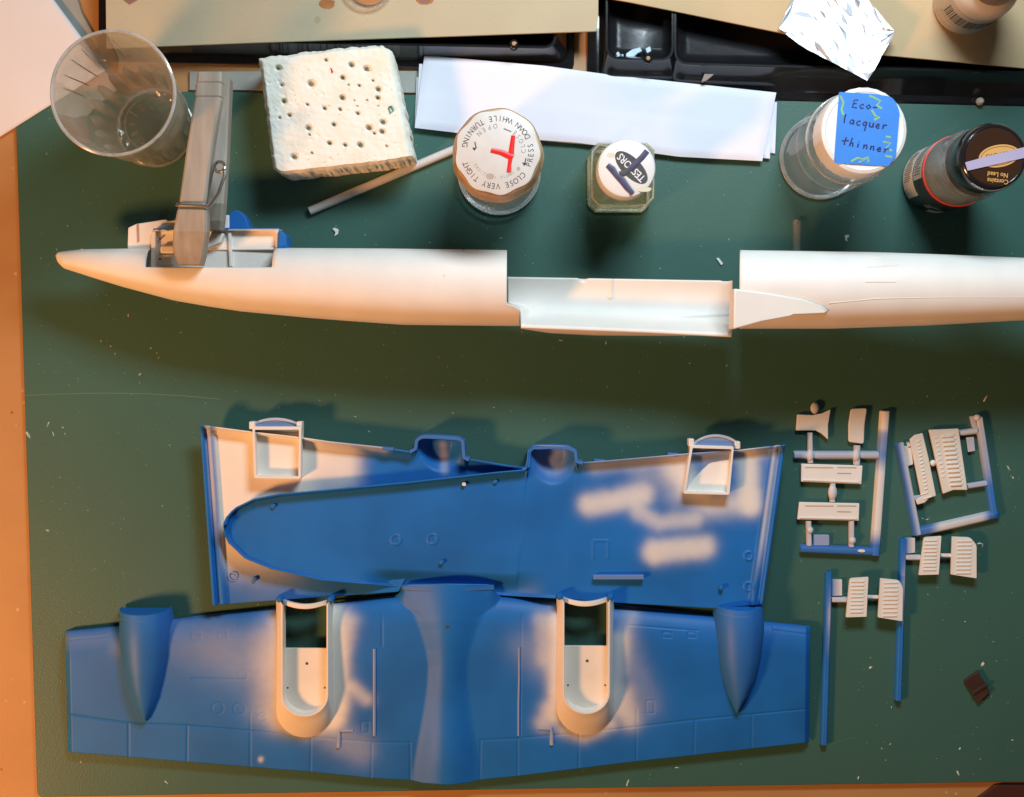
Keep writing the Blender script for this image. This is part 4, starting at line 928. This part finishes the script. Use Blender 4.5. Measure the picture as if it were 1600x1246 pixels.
G = [[(109, 1117), (201, 1130), (293, 1134), (391, 1142), (486, 1152), (581, 1160), (641, 1161)], [(751, 1157), (809, 1154), (905, 1146), (995, 1136), (1086, 1125), (1262, 1108)],
     [(109, 1117), (110, 1176)], [(201, 1130), (201, 1184)], [(293, 1134), (292, 1191)], [(391, 1115), (391, 1198)], [(486, 1152), (485, 1206)], [(581, 1160), (580, 1215)], [(641, 1161), (641, 1219)],
     [(751, 1157), (750, 1218)], [(809, 1154), (809, 1213)], [(905, 1146), (904, 1201)], [(995, 1108), (994, 1190)], [(1086, 1125), (1084, 1180)], [(1175, 1117), (1174, 1171)],
     [(106, 1000), (170, 994), (170, 985)], [(365, 978), (365, 983), (420, 976), (420, 962)], [(1210, 985), (1264, 992)], [(1208, 980), (1210, 985)], [(980, 977), (1090, 986)],
     [(815, 960), (813, 1150)], [(597, 960), (597, 1010)], [(300, 1060), (385, 1062)],
     [(300, 990), (314, 989), (314, 998), (300, 999), (300, 990)], [(342, 987), (355, 986), (355, 995), (342, 996), (342, 987)],
     [(1036, 988), (1049, 989), (1049, 997), (1036, 996), (1036, 988)], [(1075, 988), (1087, 989), (1087, 997), (1075, 996), (1075, 988)],
     [(565, 1128), (576, 1128), (576, 1145), (565, 1145), (565, 1128)], [(1010, 1095), (1022, 1095), (1022, 1115), (1010, 1115), (1010, 1095)]]
g = 0
for pl in G: g = g + np.exp(-(pdist(X, Y, pl) / 1.25) ** 2)
for x, y, r in ((340, 1107, 9), (374, 1108, 9), (409, 1113, 8), (380, 1055, 7), (410, 1122, 7)): g = g + .5 * np.exp(-((np.hypot(X - x, Y - y) - r) / 1.2) ** 2)
Z = Z - .30 * np.clip(g, 0, 1)
wellL = [(440, 944), (513, 944), (510, 1105), (476, 1122), (443, 1105)]; wellR = [(880, 942), (952, 942), (948, 1102), (914, 1120), (882, 1102)]
def holeC(x, y):
    return (inpoly(x, y, wellL) | inpoly(x, y, wellR)) 
X_h, Y_h = X, Y
def paintC(x, y):
    nz = .15 * fnoise(x, y, .03, 31)
    m = mix(capsule(x, y, [(438, 975), (434, 1120)], 14, 20, .95), capsule(x, y, [(412, 1000), (412, 1110)], 16, 22, .4), capsule(x, y, [(522, 958), (522, 1120)], 17, 14, .95), capsule(x, y, [(545, 972), (530, 1030), (530, 1100)], 13, 14, .55),
            capsule(x, y, [(550, 1075), (572, 1092)], 10, 10, .6), capsule(x, y, [(440, 1130), (476, 1142), (515, 1130)], 11, 12, .8), capsule(x, y, [(520, 1150), (560, 1170)], 22, 22, .25), capsule(x, y, [(340, 1010), (400, 1040)], 30, 30, .14),
            capsule(x, y, [(868, 968), (868, 1120)], 11, 12, .85), capsule(x, y, [(846, 970), (852, 1030)], 12, 12, .5), capsule(x, y, [(856, 1110), (848, 1130)], 12, 12, .6), capsule(x, y, [(970, 1000), (962, 1110)], 12, 12, .7), capsule(x, y, [(975, 1085), (985, 1125)], 14, 14, .7),
            capsule(x, y, [(880, 1140), (914, 1150), (955, 1132)], 9, 11, .7), capsule(x, y, [(985, 960), (975, 1000)], 12, 14, .35), capsule(x, y, [(820, 1010), (850, 1040)], 20, 25, .2), capsule(x, y, [(980, 1020), (1010, 1100)], 20, 20, .2), capsule(x, y, [(407, 1187), (407, 1188)], 4, 3, .6),
            capsule(x, y, [(110, 1000), (170, 998), (180, 1010)], 12, 14, .12), capsule(x, y, [(280, 990), (360, 1030)], 40, 40, .10))
    return np.clip(m * (1 + nz), 0, 1)
wc = thing('lower_wing', 'one-piece blue lower wing with two white wheel wells and two outer nacelles, along the bottom', 'model wing', (690, 1080), 0)
sheet('skin', X, Y, Z, BLUE, wc, paintC, 1.0, holeC)
# front bulkhead face of the centre body
bp_ = []; n = 30
for k in range(n + 1):
    x = 630 + 142 * k / n; q_ = abs(x - 701) / 73
    zt = 11.4 + 5.4 * max(0, 1 - q_ * q_) ** 1.6
    bp_.append((x, zt))
V = [W(x, 914, 6.5) for x, zt in bp_]; base = V[:]
V2 = [(a[0], a[1] + .2, zt) for a, (x, zt) in zip(base, bp_)]
V3 = [(a[0], a[1] - 1.6, 6.5) for a in base]; V4 = [(a[0], a[1] - 1.6, zt) for a, (x, zt) in zip(base, bp_)]
loft('centre_bulkhead', [V, V2, V4, V3], BLUE, wc, closed=False, sm=False, paint=.03)
X_, Y_, _ = W(699, 979, 17)
zc_ = float(Z[np.unravel_index(np.argmin(np.hypot(X - 699, Y - 979)), X.shape)])
lathe('screw_hole', W(699, 979, zc_ + .05)[:2], [(.95, zc_ - 1), (.95, zc_ + .05), (.1, zc_ + .06)], INK, wc, 16)
# white wheel wells
def U(cx, hw_, yt, yb, tilt=0, n=14):
    p = [(cx - hw_, yt), (cx - hw_, (yt + yb - hw_) / 2), (cx - hw_, yb - hw_ * .9)]
    for k in range(1, n): a = math.pi * k / n; p.append((cx - hw_ * math.cos(a), yb - hw_ * .9 + hw_ * .9 * math.sin(a)))
    p += [(cx + hw_, yb - hw_ * .9), (cx + hw_, (yt + yb - hw_) / 2), (cx + hw_, yt)]
    return p
def c_well(cx, dx, dy):
    par = wc
    spec = [(cx, 45, 938, 1153, 5.5, 5.5), (cx, 44.5, 938, 1149, 8, 8), (cx, 43, 939, 1141, 11, 11), (cx + dx * .5, 40, 940, 1130, 14, 14), (cx + dx, 37.5, 941, 1121, 16, 16), (cx + dx, 36.5, 942, 1120, 16.5, 16.5),
            (cx + dx, 34.6, 945, 1118.5, 16.5, 16.5), (cx + dx, 34, 946, 1117.5, 16, 16), (cx + dx, 34, 946, 1117.5, 16, 11.5), (cx + dx, 33, 948, 1115, 16, 9.0)]
    rings = [[(W(x, y + dy, zr)[0], W(x, y + dy, zr)[1], z) for x, y in U(c0, h_, yt, yb)] for c0, h_, yt, yb, zr, z in spec]
    fair = loft('wheel_well', rings, WHITE, par, closed=False); autosm(fair, 40)
    # floor with pin holes, front left open to the mat
    fx0, fx1 = cx + dx - 34, cx + dx + 34
    def dropped(x, y): a = W(x, y + dy, 16); return PX(a[0], a[1], 9.5)
    f = [dropped(*p) for p in U(cx + dx, 33.6, 1016, 1116.5)]
    hy = 1013 + dy * .9
    f = [(x, max(y, hy)) for x, y in f]
    prism('well_floor', f, 8, 9.5, CREAM, par, .2)
    for hx_, hy_, r in ((3, 1037, .75), (-27, 1075, .5), (31, 1075, .5)):
        X_, Y_, _ = W(cx + hx_, hy_ + dy, 9.55); lathe('pin_hole', (X_, Y_), [(r, 9), (r, 9.56), (.05, 9.57)], INK, par, 14)
    # curved crossbar at the front
    pts = [W(cx - 41 + 82 * k / 14, 937 + dy + 11.5 * math.sin(math.pi * k / 14) ** .8, 11.5 + 5 * math.sin(math.pi * k / 14) ** .7) for k in range(15)]
    rings = []
    for p in pts:
        rings.append([(p[0], p[1] + .9, p[2] - 4), (p[0], p[1] + 1.2, p[2] - .3), (p[0], p[1] + .8, p[2]), (p[0], p[1] - .9, p[2]), (p[0], p[1] - 1.2, p[2] - .3), (p[0], p[1] - .9, p[2] - 4)])
    loft('crossbar', rings, BLUE, par, True, True, paint=lambda x, y: np.clip((y - (936 + dy)) / 7 + .2, .15, 1))
    for sgn in (-1, 1):
        a = W(cx + sgn * 40, 937 + dy, 15); lathe('lug', a[:2], [(1.7, 5), (1.7, 14.6), (1.2, 15.4), (.1, 15.6)], BLUE, par, 16)
c_well(476.5, -.5, 0); c_well(914.5, 1.5, -4)
# outer nacelles
def nacelle(prof, shear):
    rings = []
    for y, xl, xr, h in prof:
        a = W(xl, y, 5); b = W(xr, y, 5); cx_, hw_ = (a[0] + b[0]) / 2, (b[0] - a[0]) / 2
        rings.append([(cx_ - hw_ * math.cos(t), a[1] - shear * h * math.sin(t), 2.0 + (h if 0 < t < math.pi else h) * math.sin(t) ** .85) for t in [math.pi * k / 24 for k in range(25)]])
    return rings
def outer_nac(prof):
    rg = nacelle(prof, .10)
    o = loft('outer_nacelle', rg, BLUE, wc, closed=False, paint=.02); autosm(o, 60)
    fr_ = rg[0]; cz = 2.0; V = [(p[0], p[1], p[2]) for p in fr_]; cen = (sum(p[0] for p in fr_) / 25, fr_[0][1], 2.0)
    # front face, slightly recessed disc with a step
    ring2 = [((p[0] - cen[0]) * .93 + cen[0], p[1] + .05, (p[2] - 2) * .9 + 2) for p in fr_]
    loft('nacelle_face', [fr_, ring2, [((p[0] - cen[0]) * .9 + cen[0], p[1] - .5, (p[2] - 2) * .87 + 2) for p in fr_], [(cen[0], cen[1] - .5, 2.0 + .001 * k) for k in range(25)]], BLUE, wc, closed=False, sm=False, paint=.0)
    ln = [(p[0] * 1.0, p[1] , p[2] + .12) for p in nacelle([(prof[0][0] + 9, prof[0][1] - .5, prof[0][2] + .5, prof[0][3] + .3)] * 2, .10)[0]]
    tube('panel_ridge', ln, .18, BLUE, wc, 5, paint=.12)
outer_nac([(950, 187, 267, 15.5), (968, 187, 270, 16.5), (990, 187, 270, 17), (1025, 190, 267, 16), (1060, 198, 258, 14.5), (1092, 210, 248, 12), (1110, 220, 240, 9.5), (1120, 227, 234, 7.5), (1124, 230, 232, 5)])
outer_nac([(943, 1117, 1191, 15.5), (960, 1115, 1194, 16.5), (985, 1115, 1194, 17), (1020, 1118, 1190, 16), (1050, 1124, 1184, 14.5), (1080, 1134, 1171, 12), (1098, 1142, 1160, 9.5), (1108, 1147, 1154, 7.5), (1112, 1150, 1152, 5)])
# raised strips and hinge brackets
def zC(x, y): return float(Z[np.unravel_index(np.argmin(np.hypot(X_h - x, Y_h - y)), X.shape)])
def strip(name, pts, w, h=.9, paint=.2):
    P3 = [(*W(x, y, zC(x, y))[:2], zC(x, y) + .1) for x, y in pts]
    return tube(name, P3, w, BLUE, wc, 8, paint=paint, flat=h / (max(w) if isinstance(w, list) else w))
strip('raised_strip', [(585, 1014), (585, 1060), (585, 1100), (585, 1150)], .8, .8, .3)
strip('raised_strip', [(811, 1012), (811, 1060), (810, 1100), (810, 1150)], .5, .5, .3)
strip('hinge_bracket', [(552, 1142), (531, 1142), (530, 1150), (529, 1168)], [.5, .9, 1.0, 1.1], .9, .35)
strip('hinge_bracket', [(841, 1139), (861, 1139), (862, 1147), (862, 1164)], [.5, .9, 1.0, 1.1], .9, .35)

for o in bpy.data.objects:
    if o.type == 'LIGHT': o.data.cycles.is_caustics_light = True
    if o.type == 'MESH' and o.material_slots and o.material_slots[0].material in (SOLIDG, SOLIDY): o.cycles.is_caustics_caster = True
    if o.name == 'mat_sheet': o.cycles.is_caustics_receiver = True
# ------------------------------------------------------------------ sprue frames
SG = 'sprue frames with small unpainted parts'
def ptch(a, b, axis='y', lo=0, hi=1):
    return lambda x, y: lo + (hi - lo) * smooth(y if axis == 'y' else x, a, b)
def gate(p0, p1, w, par, paint=.6, z0=.8, h=2.4): return bar('gate', p0, p1, w, z0, h, BLUE, par, paint, seg=3)
s1 = thing('sprue_frame', 'sprue frame with two long plates and a bow tie part, leftmost of the upper sprues', 'sprue', (1315, 750), 0, SG)
bar('runner', (1382, 642), (1366, 868), 16, 0, 3.4, BLUE, s1, lambda x, y: np.clip(smooth(y, 690, 705) * 0 + np.where(y < 670, 1, np.interp(y, [640, 662, 680, 715, 740, 830, 850], [1, .9, .3, .15, .85, .9, .05])), 0, 1), seg=26)
bar('runner', (1249, 857), (1368, 862), 14, 0, 3.2, BLUE, s1, .04); bar('runner', (1239, 711), (1372, 711), 13, 0, 3.0, BLUE, s1, .55, seg=12)
prism('bow_tie_part', [(1246, 648), (1270, 649), (1285, 646), (1298, 640), (1294, 664), (1294, 687), (1284, 678), (1275, 673), (1244, 673)], 1, 2.8, CREAM, s1, .3)
ball('nub', (*W(1273, 638, 2)[:2], 2.0), 2.2, 2.9, 1.6, BLUE, s1, .7)
prism('curved_panel', rounded([(1330, 639), (1355, 638), (1351, 664), (1350, 694), (1326, 691), (1326, 664)], 4, 4), 1, 2.8, CREAM, s1, .5)
for p, q, w in (((1265, 676), (1266, 724), 9), ((1339, 696), (1338, 727), 11), ((1301, 755), (1300, 785), 9), ((1263, 814), (1264, 853), 9), ((1330, 814), (1330, 855), 9)): gate(p, q, w, s1, .65)
for x, y, rx_, ry_ in ((1266, 712, 1.9, 3.2), (1338, 712, 2.0, 3.2), (1301, 770, 2.3, 4.0), (1266, 829, 1.7, 1.9), (1332, 845, 1.8, 2.0)): ball('nub', (*W(x, y, 2.6)[:2], 2.4), rx_, ry_, 1.9, BLUE, s1, .75)
prism('tab', rounded([(1271, 836), (1296, 836), (1296, 853), (1271, 853)], 2, 2), 0, 1.8, BLUE, s1, .3, paint=.35)
for k, pl in enumerate(([(1252, 725), (1348, 728), (1346, 757), (1252, 753)], [(1249, 785), (1343, 787), (1342, 814), (1246, 812)])):
    prism('plate', pl, 1, 3.0, WHITE, s1, .3); y = pl[0][1]
    e = 1.2
    for (a, b, yy) in ((1258, 1302, 5), (1308, 1338, 5), (1308, 1330, 14)): prism('slot', [(a, y + yy), (b, y + yy + .4), (b, y + yy + 2), (a, y + yy + 1.6)], 3.0, 3.12, pm('slot_shade', (.52, .40, .28), .6) if k == 0 and a == 1258 else bpy.data.materials['slot_shade'], s1)
    bar('plate_edge', (pl[3][0] + 3, pl[3][1] - 3), (pl[2][0] - 3, pl[2][1] - 3), 3, 3.0, .5, WHITE, s1)
disc('glue_blob', 1346, 861, 6, 2.4, 3.1, .4, WHITE, s1)
s2 = thing('sprue_frame', 'square sprue frame holding two slatted louvre panels, tilted, at the right', 'sprue', (1480, 750), 0, SG)
bar('runner', (1404, 692), (1432, 836), 15, 0, 3.4, BLUE, s2, lambda x, y: np.where(x - (1404 + (y - 692) * .1944) > 1.5, .75, .05), seg=16)
bar('runner', (1430, 832), (1557, 803), 15, 0, 3.2, BLUE, s2, lambda x, y: np.interp(x, [1430, 1455, 1470, 1535, 1548], [.0, .1, .8, .7, .05]), seg=20)
bar('runner', (1528, 652), (1552, 806), 13, 0, 3.4, BLUE, s2, lambda x, y: np.interp(y, [650, 675, 700, 735, 760], [.9, .6, .45, .35, .03]), seg=16)
X_, Y_, _ = W(1528, 653, 3.4); ball('nub', (X_, Y_, 2.2), 1.7, 1.7, 2.0, BLUE, s2, .9); X_, Y_, _ = W(1556, 804, 3); ball('nub', (X_, Y_, 1.7), 2.2, 2.2, 1.9, BLUE, s2, .0)
bar('runner', (1518, 650), (1524, 676), 8, 0, 2.4, BLUE, s2, .6, seg=4)
gate((1498, 677), (1526, 673), 10, s2, .75); gate((1510, 760), (1541, 755), 9, s2, .55); gate((1416, 697), (1430, 695), 12, s2, .8, 0, 2.0); gate((1417, 780), (1438, 777), 8, s2, .5)
prism('tab', [(1510, 684), (1522, 683), (1524, 705), (1513, 707)], 0, 2, BLUE, s2, .3, paint=.6); prism('tab', [(1408, 698), (1424, 697), (1427, 726), (1415, 730)], 0, 2, BLUE, s2, .3, paint=.9)
ball('nub', (*W(1458, 724, 2.6)[:2], 2.4), 1.7, 1.7, 1.5, WHITE, s2)
lp1 = prism('louvre_panel', [(1422, 687), (1430, 680), (1442, 677), (1451, 715), (1463, 775), (1452, 779), (1445, 786), (1434, 789), (1431, 782), (1440, 776)], 1.5, 3.6, CREAM, s2, .4)
lp2 = prism('louvre_panel', [(1452, 672), (1475, 671), (1498, 670), (1512, 766), (1490, 766), (1474, 772)], 1.5, 3.8, CREAM, s2, .4)
def slats(par, p0, p1, n, w, z, slope, wd=2.6, h=.7):
    for k in range(n):
        t = k / (n - 1); x = p0[0] + (p1[0] - p0[0]) * t; y = p0[1] + (p1[1] - p0[1]) * t
        bar('slat', (x - w / 2, y - slope * w / 2), (x + w / 2, y + slope * w / 2), wd, z, h, WHITE, par, seg=2, top=.4)
slats(lp2, (1481, 682), (1494, 758), 12, 18, 3.8, -.05, 3.4, .9); slats(lp2, (1463, 684), (1474, 745), 10, 5, 3.8, -.1, 2.4, .4)
slats(lp1, (1435, 690), (1447, 764), 14, 5, 3.6, -.3, 2.4, .5); slats(lp1, (1444, 772), (1450, 778), 2, 12, 3.6, -.3, 2.2, .4)
def chip_sprue(label, o, run, tabp, g, c1, link, c2, zz):
    s = thing('sprue_frame', label, 'sprue', run[0], 0, SG)
    bar('runner', run[0], run[1], 12, 0, 3.2, BLUE, s, lambda x, y: np.interp(y - run[0][1], [0, 20, 40, 70, 100, 140], [.0, .05, .15, .6, .25, .02]) * (np.clip((x - np.interp(y, [run[0][1], run[1][1]], [run[0][0], run[1][0]])) / 3 + .3, 0, 1)), seg=30)
    prism('tab', tabp, 0, 2.2, BLUE, s, .3, paint=lambda x, y: np.interp(x, [tabp[0][0], tabp[1][0]], [.2, .9]))
    gate(g[0], g[1], 9, s, .7); gate(link[0], link[1], 6, s, .95, 2.6, 1.2)
    for c_, m_ in ((c1, 1), (c2, 1)):
        cp = prism('louvre_chip', rounded(c_, [4 if i in ((0,) if c_ is c1 else (1, 2)) else 1 for i in range(len(c_))], 3), zz - 1.6, zz, WHITE, s, .3)
        xs = [p[0] for p in c_]; ys = [p[1] for p in c_]; mx_ = (min(xs) + max(xs)) / 2; w = (max(xs) - min(xs)) * .58
        slats(cp, (mx_ + 1, min(ys) + 7), (mx_ - 1, max(ys) - 8), 9, w, zz, 0, 2.4, .5)
    return s
chip_sprue('long thin blue sprue with two ribbed chips, below the louvre frame', 0, [(1410, 841), (1402, 1094)], [(1415, 841), (1430, 841), (1430, 864), (1415, 866)], [(1414, 871), (1438, 871)],
           [(1444, 840), (1471, 838), (1467, 898), (1436, 899)], [(1469, 868), (1489, 868)], [(1488, 839), (1516, 840), (1526, 852), (1526, 904), (1486, 898)], 5.0)
chip_sprue('long thin blue sprue with two ribbed chips, right beside the lower wing tip', 0, [(1294, 893), (1286, 1163)], [(1300, 906), (1316, 906), (1316, 931), (1300, 932)], [(1299, 937), (1324, 937)],
           [(1328, 904), (1357, 902), (1354, 964), (1322, 965)], [(1354, 933), (1375, 933)], [(1376, 904), (1405, 907), (1411, 919), (1410, 971), (1372, 965)], 6.2)
